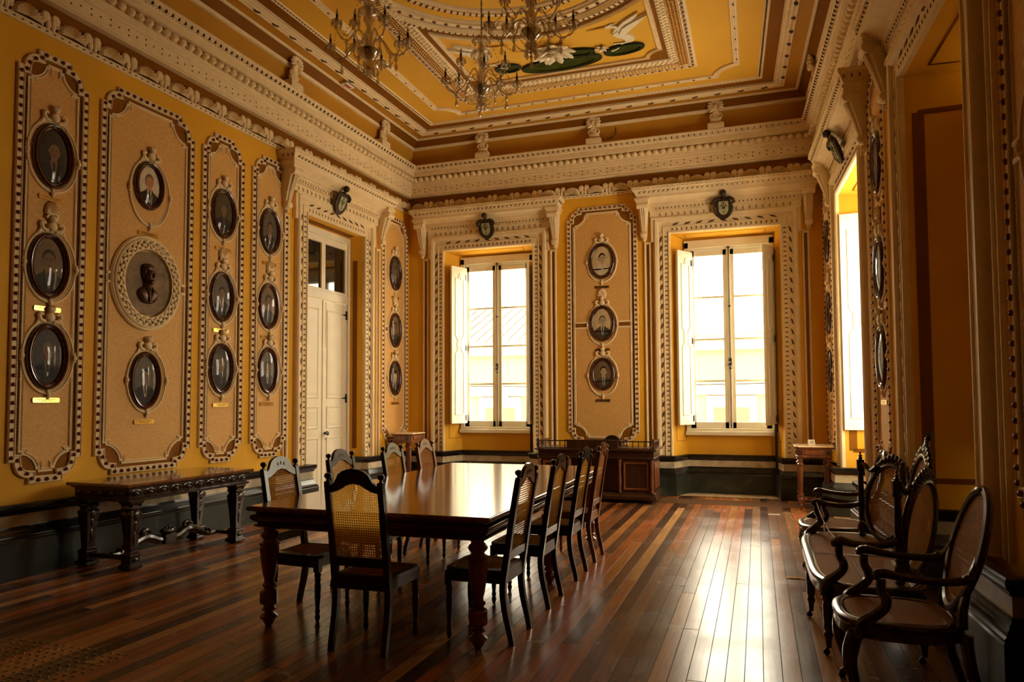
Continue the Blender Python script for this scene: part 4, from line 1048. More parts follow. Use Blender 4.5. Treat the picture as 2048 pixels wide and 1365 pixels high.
# ------------------------------------------------------------------ ceiling reliefs
def ceil_tube(m, pts, r, z=H_C-.02, seg=7, flat=(1, .6)): m.tube([(x, y, z) for x, y in pts], r, seg, flat=flat)
def px(X, Y): # ceiling point under the picture ray, used once to lay out the reliefs
    d = Fv+R2*((X-1024)/1427.2)+U2*((734.65-Y)/1427.2); t = (H_C-1.5)/d.z; return (d.x*t, d.y*t)
def flat_poly(m, pts, z0, z1, mi=0): m.prism(pts, z0, z1, mi, plane='XY')
def heron(pxs, label, mirror=None):
    t = thing('heron_relief', label, 'relief', (0, 0, 0)); f = pxs
    m = MB(); body = [f(1224, 64), (f(1233, 69)), f(1243, 71), f(1255, 76), f(1266, 76), f(1270, 70), f(1262, 65), f(1250, 61), f(1240, 62), f(1232, 58)]
    flat_poly(m, body, H_C-.045, H_C-.008); ceil_tube(m, [f(1228, 64), f(1230, 57), f(1234, 53), f(1231, 51), f(1222, 50), f(1210, 52)], [.035, .03, .028, .028, .026, .028]); m.obj('body', 'relief_white', t)
    m = MB(); ceil_tube(m, [f(1208, 52), f(1195, 55), f(1173, 60)], [.020, .014, .005]); m.obj('beak', 'ochre', t)
    m = MB(); ceil_tube(m, [f(1214, 50), f(1222, 46), f(1231, 44)], [.018, .014, .006]); m.obj('plume', 'relief_white', t)
    for nm, pts in (('wing', [f(1234, 60), f(1236, 48), f(1246, 38), f(1275, 20), f(1271, 28), f(1262, 36), f(1248, 44), f(1241, 60)]), ('wing', [f(1238, 62), f(1243, 50), f(1255, 42), f(1293, 22), f(1284, 31), f(1271, 43), f(1262, 51), f(1250, 61)])):
        m = MB(); flat_poly(m, pts, H_C-.055 if pts[0] == f(1238, 62) else H_C-.04, H_C-.008); m.obj(nm, 'relief_white', t)
    for pts in ([f(1248, 72), f(1252, 81), f(1235, 84), f(1227, 85)], [f(1256, 76), f(1264, 79), f(1245, 84), f(1236, 94), f(1224, 99)]):
        m = MB(); ceil_tube(m, pts, [.022, .012, .012, .018] if len(pts) == 4 else [.02, .012, .012, .012, .018]); m.obj('leg', 'relief_white', t)
    return t
heron(px, 'white heron relief with raised wings on the yellow ceiling, right of the water lily')
def px2(X, Y):
    a = px(X, Y); return (2*(CX)-a[0], a[1])
heron(px2, 'white heron relief on the ceiling at the left, partly behind the front chandelier')
def pad(xc, yc, rx, ry, rot, label):
    t = thing('lily_pad_relief', label, 'relief', (xc, yc, H_C), rot, 'green lily pads on the ceiling')
    m = MB(); m.T = Matrix.Scale(-1, 4, (0, 0, 1)); m.lathe([(rx, .0), (rx*.98, .03), (rx*.86, .030), (rx*.82, .014), (0, .018)], (0, 0, .008), 36, sy=ry/rx); m.obj('pad', 'lily', t)
    m = MB(); m.tube([(rx*math.cos(2*PI*i/36), ry*math.sin(2*PI*i/36), -.028) for i in range(36)], .018, 6, closed=True); m.obj('rim', 'lily_rim', t)
def pad_px(a, b, c, d, label): # left, right, top, bottom picture points of the pad
    A, Bp, Cp, Dp = px(*a), px(*b), px(*c), px(*d); xc = (A[0]+Bp[0])/2; yc = (A[1]+Bp[1])/2
    rx = math.hypot(Bp[0]-A[0], Bp[1]-A[1])/2; ry = math.hypot(Cp[0]-Dp[0], Cp[1]-Dp[1])/2; pad(xc, yc, rx, ry, math.atan2(Bp[1]-A[1], Bp[0]-A[0]), label)
pad_px((1046, 137), (1202, 109), (1130, 114), (1121, 137), 'longest green lily pad relief below the white water lily on the ceiling')
pad_px((1090, 112), (1189, 97), (1150, 95), (1140, 110), 'green lily pad relief just right of the white water lily on the ceiling')
pad_px((1210, 103), (1287, 86), (1252, 86), (1245, 103), 'green lily pad relief under the feet of the right heron')
pad_px((992, 137), (1040, 130), (1018, 127), (1014, 141), 'green lily pad relief left of the water lily, behind the front chandelier')
def lily(X, Y, R, label, n=9):
    c = px(X, Y); t = thing('water_lily_relief', label, 'relief', (c[0], c[1], H_C-.03))
    for ring, (rr, ln, up, cnt) in enumerate(((.5, .55, 0, n), (.28, .45, .04, n-2), (.12, .3, .08, 5))):
        m = MB()
        for i in range(cnt):
            a = 2*PI*(i+.3*ring)/cnt; m.T = Matrix.Translation((R*rr*math.cos(a), R*rr*.7*math.sin(a), -up*R*2))@Matrix.Rotation(a, 4, 'Z')@Matrix.Rotation(.35+.3*ring, 4, 'Y'); m.ball((0, 0, 0), (R*ln, R*.20, R*.06), 9, 6)
        m.obj('petals', 'relief_white', t)
lily(1106, 98, .31, 'large white water lily relief on the ceiling behind the chandeliers')
lily(1203, 92, .10, 'small white lily bud relief on the ceiling between the pads', 6)
# ------------------------------------------------------------------ dining chairs
def lean(z): return -.20-.158*(z-.45)
def shear(m, i0=0):
    for i in range(i0, len(m.v)): v = m.v[i]; m.v[i] = (v[0], v[1]+lean(v[2]), v[2])
def grid_patch(xy, nx, nz):
    pass
def make_chair(wd, cn='cane'):
    t = thing('dining_chair', 'x', 'chair')
    for s in (-1, 1):
        m = MB(); x = .178
        m.tube([(s*x, -.243, 0), (s*x, -.228, .08), (s*x, -.200, .20), (s*x, -.186, .32), (s*x, -.192, .40), (s*x, -.203, .47), (s*x, -.245, .75), (s*x, -.288, 1.0), (s*x, -.289, 1.012)],
               [.023, .024, .026, .027, .027, .027, .026, .025, .020], 4, rot=PI/4)
        p = m.obj('back_post', wd, t, bevel=.003)
        m = MB(); m.lathe([(.014, 0), (.019, .006), (.019, .012), (.009, .018), (.009, .026), (.020, .036), (.023, .048), (.018, .060), (0, .066)], (s*x, -.290, 1.008), 12); m.obj('finial', wd, p)
    top = [(-.165, 1.0), (-.150, 1.002), (-.128, 1.018), (-.112, 1.045), (-.100, 1.066), (-.07, 1.086), (-.035, 1.098), (0, 1.102)]
    bot = [(-.165, .955), (-.145, .957), (-.11, .967), (-.075, .985), (-.045, 1.003), (0, 1.012)]
    poly = top+[(-x, z) for x, z in top[-2::-1]]+[(-x, z) for x, z in bot]+[(x, z) for x, z in bot[-2::-1]]
    m = MB(); m.prism(poly, -.012, .012); shear(m); cr = m.obj('crest_rail', wd, t, bevel=.003, smooth=False)
    m = MB()
    for k in (-1, 0, 1): m.ball((k*.034, .012, 1.052 if k == 0 else 1.046), (.007, .003, .014), 8, 5); m.ball((k*.034, -.012, 1.052 if k == 0 else 1.046), (.007, .003, .014), 8, 5)
    shear(m); m.obj('carved_ovals', 'trim_hole', cr)
    m = MB(); m.box(-.165, -.012, .505, .165, .012, .562); shear(m); m.obj('lower_rail', wd, t, bevel=.003)
    zt = [(-.160, .953), (-.145, .957), (-.11, .967), (-.075, .985), (-.045, 1.003), (0, 1.012), (.045, 1.003), (.075, .985), (.11, .967), (.145, .957), (.160, .953)]
    m = MB(); vs = [(x, 0, .56) for x, z in zt]+[(x, 0, z) for x, z in zt]; n = len(zt); m.add(vs, [(i, i+1, n+i+1, n+i) for i in range(n-1)])
    shear(m); m.obj('cane_back', cn, t, smooth=False, uv=lambda c: (c.x+1, c.z))
    def outline(d):  # seat plan
        r = [(-.185+d, -.205+d), (.185-d, -.205+d), (.205-d, .05), (.212-d, .13)]
        for i in range(7): a = (PI/2)*i/6; r.append((.142-d*.6+.07*math.cos(a), .13+.075*math.sin(a)-d*(math.sin(a))))
        L = [(-x, y) for x, y in r[:1:-1]]; return r+L
    O, I = outline(0), outline(.035)
    m = MB(); n = len(O); vs = [(x, y, z) for ring, z in ((O, .425), (O, .447), (I, .452), (I, .425)) for x, y in ring]
    m.add(vs, [(a*n+i, a*n+(i+1) % n, ((a+1) % 4)*n+(i+1) % n, ((a+1) % 4)*n+i) for a in range(4) for i in range(n)]); m.obj('seat_frame', wd, t, bevel=.002)
    m = MB(); m.add([(x, y, .448) for x, y in I], [tuple(range(n))]); m.obj('cane_seat', cn, t, smooth=False, uv=lambda c: (c.x+1, c.y+1))
    m = MB(); m.box(-.165, .165, .365, .165, .19, .426); m.box(-.165, -.205, .365, .165, -.18, .43)
    for s in (-1, 1): m.add([(s*.165, -.2, .365), (s*.19, -.2, .365), (s*.20, .17, .365), (s*.178, .17, .365), (s*.165, -.2, .428), (s*.19, -.2, .428), (s*.20, .17, .428), (s*.178, .17, .428)], [(0, 1, 2, 3), (4, 5, 6, 7), (0, 1, 5, 4), (1, 2, 6, 5), (2, 3, 7, 6), (3, 0, 4, 7)])
    m.obj('seat_rail', wd, t, bevel=.002)
    for s in (-1, 1):
        m = MB(); m.box(s*.178-.022, .155, .335, s*.178+.022, .199, .428)
        m.lathe([(.010, 0), (.013, .01), (.019, .035), (.012, .055), (.017, .065), (.017, .075), (.013, .085), (.020, .17), (.022, .24), (.018, .27), (.024, .285), (.018, .295), (.024, .31), (.020, .336)], (s*.178, .177, 0), 12); m.obj('front_leg', wd, t, bevel=.0015)
    return t
chA = make_chair('dark_wood')
MT['cane_red'] = cane('reddish_cane_webbing', (.50, .22, .07), (.66, .34, .13)); chB = make_chair('red_wood', 'cane_red')
seatspots = [
 (chA, -2.285, 4.02, .02, 'black cane-backed dining chair at the near end of the long table, seen from behind'),
 (chA, -1.70, 4.39, PI/2, 'black cane-backed dining chair, first on the right side of the long table'),
 (chA, -1.70, 5.20, PI/2, 'black cane-backed dining chair, second on the right side of the long table'),
 (chA, -1.70, 6.04, PI/2, 'black cane-backed dining chair, third on the right side of the long table'),
 (chB, -1.70, 6.75, PI/2, 'reddish cane-backed dining chair farthest along the right side of the long table'),
 (chA, -3.04, 4.42, -PI/2-.03, 'black cane-backed dining chair, first on the left side of the long table'),
 (chA, -3.05, 5.25, -PI/2, 'black cane-backed dining chair before the white door, second left of the table'),
 (chA, -3.05, 6.15, -PI/2, 'black cane-backed dining chair with shiny crest, third left of the table'),
 (chB, -3.06, 6.88, -PI/2, 'reddish cane-backed dining chair farthest along the left side of the long table')]
seen = set()
for p, x, y, r, lab in seatspots:
    if p.name not in seen: seen.add(p.name); p.location = (x, y, 0); p.rotation_euler = (0, 0, r); p['label'] = lab; p['group'] = 'cane dining chairs round the long table'
    else: dup(p, (x, y, 0), r, lab, 'cane dining chairs round the long table')
# ------------------------------------------------------------------ long dining table
TX0, TX1, TY0, TY1 = -3.26, -1.53, 3.965, 7.43
t = thing('dining_table', 'long glossy mahogany dining table with turned legs in the middle of the room', 'table', ((TX0+TX1)/2, (TY0+TY1)/2, 0), .012)
hx, hy = (TX1-TX0)/2, (TY1-TY0)/2
R4 = [(-hx, -hy), (hx, -hy), (hx, hy), (-hx, hy)]
m = MB(); m.sweep(R4, [(.03, .770), (.012, .772), (.004, .778), (0, .786), (0, .794), (.004, .801), (.014, .806)], closed=True); m.add([(x*(1-.014/hx), y*(1-.014/hy), .806) for x, y in R4], [(0, 1, 2, 3)]); m.obj('tabletop', 'table_wood', t)
m = MB(); m.sweep(R4, [(.06, .772), (.045, .765), (.045, .757), (.028, .752), (.018, .742), (.016, .728), (.024, .712), (.042, .700), (.052, .694), (.052, .688), (.036, .682), (.036, .672), (.050, .664), (.075, .652), (.10, .650), (.10, .76)], closed=True); m.obj('apron', 'apron_wood', t)
legp = [(.017, 0), (.022, .012), (.034, .030), (.040, .045), (.058, .060), (.058, .072), (.045, .084), (.028, .095), (.030, .102), (.046, .112), (.046, .122), (.034, .130), (.034, .140)]
legq = [(.034, .250), (.036, .262), (.046, .272), (.046, .280), (.033, .290), (.033, .315), (.040, .335), (.050, .40), (.058, .46), (.062, .505), (.064, .525), (.058, .535), (.068, .545), (.068, .556), (.044, .568), (.040, .58), (.058, .60), (.062, .612), (.052, .628), (.038, .640), (.038, .655), (.055, .668), (.06, .69)]
for x in (-hx+.115, hx-.115):
    for y in (-hy+.10, 0, hy-.12):
        m = MB(); m.lathe(legp, (x, y, 0), 20); m.lathe([(.034, .140), (.052, .150), (.060, .160), (.060, .230), (.052, .240), (.034, .250)], (x, y, 0), 8); m.lathe(legq, (x, y, 0), 20); m.obj('leg', 'red_wood', t)
# ------------------------------------------------------------------ carved side table on the left wall
t = thing('carved_side_table', 'dark carved side table with scrolled stretcher standing against the left wall', 'table', PL(5.70), LRZ)
y0, y1, L = -.90, -.13, .80
m = MB(); RT = [(-L, y0), (L, y0), (L, y1), (-L, y1)]
m.sweep(RT, [(.04, .735), (.01, .742), (0, .750), (0, .765), (.008, .775)], closed=True); m.add([(x+(.008 if x < 0 else -.008), y+(.008 if y == y0 else -.008), .775) for x, y in RT], [(0, 1, 2, 3)]); m.obj('tabletop', 'table_wood', t)
m = MB(); m.sweep(RT, [(.03, .737), (.03, .728), (.05, .722), (.052, .645), (.035, .638), (.035, .622), (.06, .612), (.09, .612), (.09, .73)], closed=True); fr = m.obj('frieze', 'walnut', t)
m = MB()
for i in range(10):
    x = -L+.12+(2*L-.24)*i/9; m.ball((x, y0+.048, .684), (.042, .012, .022), 10, 6); m.ball((x, y0+.038, .684), (.024, .010, .011), 8, 5)
    m.tube([(x+.062*math.cos(a*PI/5), y0+.048, .684+.032*math.sin(a*PI/5)) for a in range(10)], .006, 5, closed=True)
for s in (-1, 1):
    for i in range(5): y = y0+.11+(y1-y0-.22)*i/4; m.ball((s*(L-.048), y, .684), (.012, .042, .022), 8, 5)
m.obj('carved_lozenges', 'walnut', fr)
for x in (-L+.14, L-.14):
    for y in (y0+.12, y1-.12):
        m = MB(); 
        def sq(m, z0, z1, r0, r1): m.lathe([(r0, z0), (r1, z1)], (0, 0, 0), 4)
        m.T = Matrix.Translation((x, y, 0))@Matrix.Rotation(PI/4, 4, 'Z')
        k = 1.414
        m.lathe([(.045*k, 0), (.072*k, .015), (.072*k, .045), (.055*k, .055), (.055*k, .12), (.062*k, .125), (.062*k, .14), (.038*k, .16), (.045*k, .30), (.060*k, .46), (.066*k, .50), (.050*k, .52), (.050*k, .535), (.066*k, .55), (.052*k, .575), (.075*k, .60), (.075*k, .615)], (0, 0, 0), 4)
        lg = m.obj('leg', 'walnut', t, smooth=False, bevel=.004)
        m = MB()
        for d in (-1, 1):
            m.ball((x, y+d*.055, .48), (.035, .02, .05), 8, 6); m.ball((x, y+d*.048, .40), (.022, .015, .05), 8, 5); m.ball((x, y+d*.042, .28), (.016, .012, .07), 8, 5); m.ball((x, y+d*.057, .088), (.034, .012, .022), 8, 5)
            m.ball((x+d*.055, y, .48), (.02, .035, .05), 8, 6); m.ball((x+d*.048, y, .36), (.012, .022, .08), 8, 5); m.ball((x+d*.057, y, .088), (.012, .034, .022), 8, 5)
            for e in (-1, 1): m.ball((x+e*.045, y+d*.045, .585), (.025, .025, .022), 8, 5)
        m.obj('carved_acanthus', 'walnut', lg)
m = MB()
for s in (-1, 1):
    yc = (y0+y1)/2
    m.tube([(s*(L-.14), y0+.16, .10), (s*(L-.14), y1-.16, .10)], .030, 8, flat=(1, .8))
    m.tube([(s*(L-.16), yc, .10), (s*.52, yc, .11), (s*.38, yc, .17), (s*.25, yc, .20), (s*.12, yc, .15), (s*.05, yc, .15)], [.03, .035, .042, .045, .045, .04], 10)
    m.tube([(s*.25, yc, .20), (s*.30, yc, .25), (s*.24, yc, .27), (s*.20, yc, .24)], [.03, .028, .02, .014], 8)
    for i in range(6): m.ball((s*(.55-.06*i), yc, .125+.016*i), (.018, .045, .035), 7, 5)
st = m.obj('scroll_stretcher', 'walnut', t)
m = MB(); m.box(-.07, yc-.055, .10, .07, yc+.055, .19); m.ball((0, yc, .22), (.09, .05, .035), 10, 6)
for k in range(-2, 3): m.ball((k*.03, yc-.02, .235+.01*(2-abs(k))), (.018, .02, .02), 7, 5)
m.obj('centre_block', 'walnut', st, bevel=.004)
# ------------------------------------------------------------------ consoles in the two corners
def console(x0, x1, y0, y1, h, label, wd='red_wood'):
    cx, cy = (x0+x1)/2, (y0+y1)/2; hx, hy = (x1-x0)/2, (y1-y0)/2
    t = thing('console_table', label, 'table', (cx, cy, 0), 0, 'corner console tables'); R = [(-hx, -hy), (hx, -hy), (hx, hy), (-hx, hy)]; c = .05
    Rc = [(-hx+c, -hy), (hx-c, -hy), (hx, -hy+c), (hx, hy-c), (hx-c, hy), (-hx+c, hy), (-hx, hy-c), (-hx, -hy+c)]
    m = MB(); m.sweep(Rc, [(.03, h-.02), (.0, h-.018), (0, h-.006), (.006, h)], closed=True); m.add([(x*(1-.006/hx), y*(1-.006/hy), h) for x, y in Rc], [tuple(range(8))]); m.obj('marble_top', 'beige_marble', t)
    m = MB(); m.sweep(Rc, [(.02, h-.02), (.01, h-.026), (.012, h-.038), (.03, h-.045), (.03, h-.10), (.03, h-.135), (.022, h-.142), (.022, h-.155), (.04, h-.162), (.06, h-.162), (.06, h-.03)], closed=True); fr = m.obj('frieze', wd, t)
    m = MB(); m.box(-hx+.13, -hy+.018, h-.118, hx-.13, -hy+.034, h-.06)
    for s in (-1, 1): m.box(s*(hx-.026)-.008, -hy+.13, h-.118, s*(hx-.026)+.008, hy-.13, h-.06)
    m.obj('frieze_panel', wd, fr, bevel=.004)
    m = MB(); n = int((2*hx-.16)/.022)
    for i in range(n): m.ball((-hx+.08+(2*hx-.16)*(i+.5)/n, -hy+.024, h-.15), .007, 6, 4)
    for s in (-1, 1):
        for i in range(6): m.ball((s*(hx-.075)+(i % 3-1)*.016, -hy+.022, h-.075-.03*(i//3)), (.010, .008, .014), 6, 4)
    m.obj('carved_beads', 'desk_wood', fr)
    for x in (-hx+.075, hx-.075):
        for y in (-hy+.075, hy-.075):
            m = MB(); m.lathe([(.010, 0), (.014, .01), (.026, .04), (.028, .06), (.016, .085), (.030, .10), (.034, .115), (.034, .15), (.026, .16), (.022, .175), (.034, .19), (.036, .21), (.024, .235), (.026, .25), (.030, h-.30), (.026, h-.28), (.042, h-.262), (.042, h-.248), (.028, h-.235), (.028, h-.215), (.040, h-.20), (.030, h-.19), (.044, h-.175), (.044, h-.16)], (x, y, 0), 14); m.obj('leg', wd, t)
    m = MB(); z = .13; q = 9
    for s in (-1, 1):
        m.tube([(x_, s*(hy-.075)-s*.08*math.sin(PI*i/q), z) for i, x_ in enumerate([-hx+.075+(2*hx-.15)*i/q for i in range(q+1)])], .013, 8)
        m.tube([(s*(hx-.075)-s*.08*math.sin(PI*i/q), y_, z) for i, y_ in enumerate([-hy+.075+(2*hy-.15)*i/q for i in range(q+1)])], .013, 8)
    m.obj('stretcher', wd, t)
    return t
console(.455, .955, 10.40, 10.92, .87, 'reddish turned-leg console table with pale stone top in the right back corner')
console(-5.87, -5.46, 10.72, 11.30, .965, 'dark turned-leg console table with pale stone top in the left back corner')
def card(x, y, z, r, label):
    t = thing('tent_card', label, 'card', (x, y, z), r, 'small folded cards on the consoles')
    m = MB(); m.add([(-.045, -.03, 0), (.045, -.03, 0), (.045, 0, .075), (-.045, 0, .075), (-.045, .035, 0), (.045, .035, 0)], [(0, 1, 2, 3), (3, 2, 5, 4)]); o = m.obj('folded_paper', 'paper', t, smooth=False)
    so = o.modifiers.new('thickness', 'SOLIDIFY'); so.thickness = .0012
    m = MB()
    for k, (a, b) in enumerate(((-.02, .02), (-.032, .030), (-.032, .026), (-.03, .01))):
        f = .70-.15*k; yy = -.03+.03*f; zz = .075*f; m.add([(a, yy-.0022, zz-.002), (b, yy-.0022, zz-.002), (b, yy-.0010, zz+.002), (a, yy-.0010, zz+.002)], [(0, 1, 2, 3)])
    m.obj('printed_lines', 'hair_grey', o, smooth=False)
card(.68, 10.58, .872, .3, 'small white folded card standing on the console in the right back corner')
card(-5.70, 10.86, .967, -.25, 'small white folded card standing on the console in the left back corner')
# ------------------------------------------------------------------ desk between the back windows
t = thing('pedestal_desk', 'dark mahogany pedestal desk with a low baluster gallery, standing before the back wall', 'desk', (-2.31, 10.80, 0))
DX, DY = .885, .36; wd = 'desk_wood'
RD = [(-DX, -DY), (DX, -DY), (DX, DY), (-DX, DY)]
m = MB(); m.sweep(RD, [(.06, .05), (-.02, .05), (-.02, .10), (-.005, .12), (.005, .145), (.02, .15)], closed=True); m.box(-DX+.03, -DY+.03, .05, DX-.03, DY-.03, .15); m.obj('plinth', wd, t, bevel=.003)
for s in (-1, 1):
    m = MB(); x0, x1 = (.36, DX-.02) if s > 0 else (-DX+.02, -.36); m.box(x0, -DY+.02, .14, x1, DY-.02, .64); pd = m.obj('pedestal', wd, t, bevel=.004)
    m = MB(); xc = (x0+x1)/2; m.sweep([(x0+.08, .20), (x1-.08, .20), (x1-.08, .58), (x0+.08, .58)], [(-.010, DY-.02), (-.004, DY+.000), (.008, DY-.004), (.018, DY-.016)], closed=True, plane='WALL'); m.obj('front_panel', 'red_wood', pd)
    m = MB()
    for yy in (-.17, 0.0, .17):
        xs = s*(DX-.02); m.box(min(xs, xs+s*.012), yy-.06, .20, max(xs, xs+s*.012), yy+.06, .58)
    m.obj('side_panel', 'red_wood', pd, bevel=.004)
    for xx in (x0+.02, x1-.02):
        m = MB(); m.lathe([(.02, .15), (.024, .17), (.016, .19), (.020, .25), (.026, .33), (.018, .37), (.022, .38), (.018, .40), (.017, .52), (.022, .55), (.016, .57), (.024, .60), (.024, .63)], (xx, -DY-.002, 0), 10); m.obj('half_column', 'red_wood', pd)
m = MB(); m.box(-.38, -DY+.12, .14, .38, -DY+.15, .64); m.obj('modesty_panel', wd, t)
m = MB(); m.sweep(RD, [(.03, .63), (.0, .64), (0, .655), (.015, .66), (.015, .745), (0, .75)], closed=True); m.box(-DX+.03, -DY+.03, .64, DX-.03, DY-.03, .75); m.obj('drawer_frieze', wd, t, bevel=.002)
m = MB(); m.sweep(RD, [(.02, .75), (-.025, .755), (-.03, .765), (-.03, .775), (-.015, .785)], closed=True); m.add([(x*1.015, y*1.04, .785) for x, y in RD], [(0, 1, 2, 3)]); m.obj('desktop', wd, t)
m = MB(); hb = -.33
m.box(-.42, -DY+.0, .785, .36, -DY+.03, .905); m.box(-.44, -DY-.008, .90, .38, -DY+.04, .912); m.obj('gallery_board', wd, t, bevel=.003)
m = MB()
for x0, x1 in ((-DX+.02, -.42), (.36, DX-.02)): m.box(x0, -DY+.004, .885, x1, -DY+.026, .902); m.box(x0, -DY+.004, .786, x1, -DY+.026, .796)
for s in (-1, 1): m.box(s*(DX-.015)-.011, -DY, .885, s*(DX-.015)+.011, DY-.05, .902); m.box(s*(DX-.015)-.014, -DY-.003, .785, s*(DX-.015)+.014, -DY+.027, .915); m.ball((s*(DX-.015), -DY+.012, .925), (.016, .016, .014), 8, 6)
for x in (-.02, .42): m.ball((x, -DY+.015, .925), .014, 8, 6)
g = m.obj('gallery_rail', wd, t, bevel=.002)
def balus(x, y):
    m = MB(); m.lathe([(.006, .796), (.009, .805), (.006, .812), (.010, .835), (.006, .856), (.009, .870), (.006, .886)], (x, y, 0), 8); m.obj('baluster', wd, t)
for x0, x1, n in ((-DX+.06, -.45, 6), (.40, DX-.06, 6)):
    for i in range(n): balus(x0+(x1-x0)*i/(n-1), -DY+.015)
for s in (-1, 1):
    for i in range(7): balus(s*(DX-.015), -DY+.08+.085*i)
for x in (-DX+.06, DX-.06):
    for y in (-DY+.05, DY-.05): m = MB(); m.lathe([(.02, 0), (.035, .02), (.035, .035), (.025, .05)], (x, y, 0), 10); m.obj('bun_foot', wd, t)
# chair behind the desk
t = thing('desk_chair', 'dark round-backed chair tucked behind the pedestal desk', 'chair', (-2.22, 11.18, 0), PI)
m = MB(); n = 16; m.prism([(.14*math.cos(PI*i/n), .80+.14*math.sin(PI*i/n)) for i in range(n+1)]+[(-.16, .60), (.16, .60)], -.035, -.01); m.T = None
for i, v in enumerate(m.v): m.v[i] = (v[0], v[1]-.17, v[2])
m.obj('backrest', 'leather', t, bevel=.006)
m = MB(); m.box(-.21, -.2, .42, .21, .2, .47); m.obj('seat', 'leather', t, bevel=.015)
for s in (-1, 1):
    m = MB(); m.tube([(s*.17, -.2, 0), (s*.17, -.18, .42), (s*.15, -.195, .62)], .02, 8); m.obj('back_leg', 'desk_wood', t)
    m = MB(); m.lathe([(.012, 0), (.02, .2), (.018, .42)], (s*.18, .16, 0), 10); m.obj('front_leg', 'desk_wood', t)
# ------------------------------------------------------------------ cane salon furniture on the right
def ring_tube(m, c, ax, up, rx, rz, r, n=40, flat=(1, 1)):
    ax, up, c = Vector(ax), Vector(up), Vector(c)
    m.tube([c+ax*rx*math.cos(2*PI*i/n)+up*rz*math.sin(2*PI*i/n) for i in range(n)], r, 8, closed=True, flat=flat)
def cane_disc(m, c, ax, up, rx, rz, n=36):
    ax, up, c = Vector(ax), Vector(up), Vector(c); m.add([c+ax*rx*math.cos(2*PI*i/n)+up*rz*math.sin(2*PI*i/n) for i in range(n)], [tuple(range(n))])
def seat_ring(t, pl, z0, z1, wd, inner=.05, cn='cane_dark', name=('seat_frame', 'cane_seat')):
    n = len(pl); cx = sum(p[0] for p in pl)/n; cy = sum(p[1] for p in pl)/n
    sx = max(abs(p[0]-cx) for p in pl); sy = max(abs(p[1]-cy) for p in pl)
    sc = lambda d: [(cx+(x-cx)*(1-d/sx), cy+(y-cy)*(1-d/sy)) for x, y in pl]
    rings = [(sc(.015), z0), (sc(0), z0+.012), (sc(.006), (z0+z1)/2), (sc(-.006), z1-.025), (sc(-.002), z1-.008), (sc(.014), z1), (sc(inner*.8), z1-.002), (sc(inner), z1-.008), (sc(inner), z0)]
    m = MB(); vs = [(x, y, z) for r, z in rings for x, y in r]; k = len(rings)
    m.add(vs, [(a*n+i, a*n+(i+1) % n, ((a+1) % k)*n+(i+1) % n, ((a+1) % k)*n+i) for a in range(k) for i in range(n)]); f = m.obj(name[0], wd, t)
    m = MB(); m.add([(x, y, z1-.006) for x, y in sc(inner)], [tuple(range(n))]); m.obj(name[1], cn, t, smooth=False, uv=lambda c: (c.x+3, c.y+3))
    return f
def cabriole(t, x, y, dx, dy, h, wd, castor=False):
    m = MB(); m.tube([(x, y, h), (x+dx*.6, y+dy*.6, h*.82), (x+dx*.8, y+dy*.8, h*.62), (x+dx*.1, y+dy*.1, h*.32), (x-dx*.15, y-dy*.15, h*.14), (x+dx*.35, y+dy*.35, .03), (x+dx*.6, y+dy*.6, 0.0)], [.036, .038, .032, .022, .018, .022, .018], 10); m.obj('front_leg', wd, t)
def arm_scroll(t, base, wd, A):
    m = MB(); m.tube(A[0], A[1], 8, flat=(1, .85)); m.obj('armrest', wd, t)
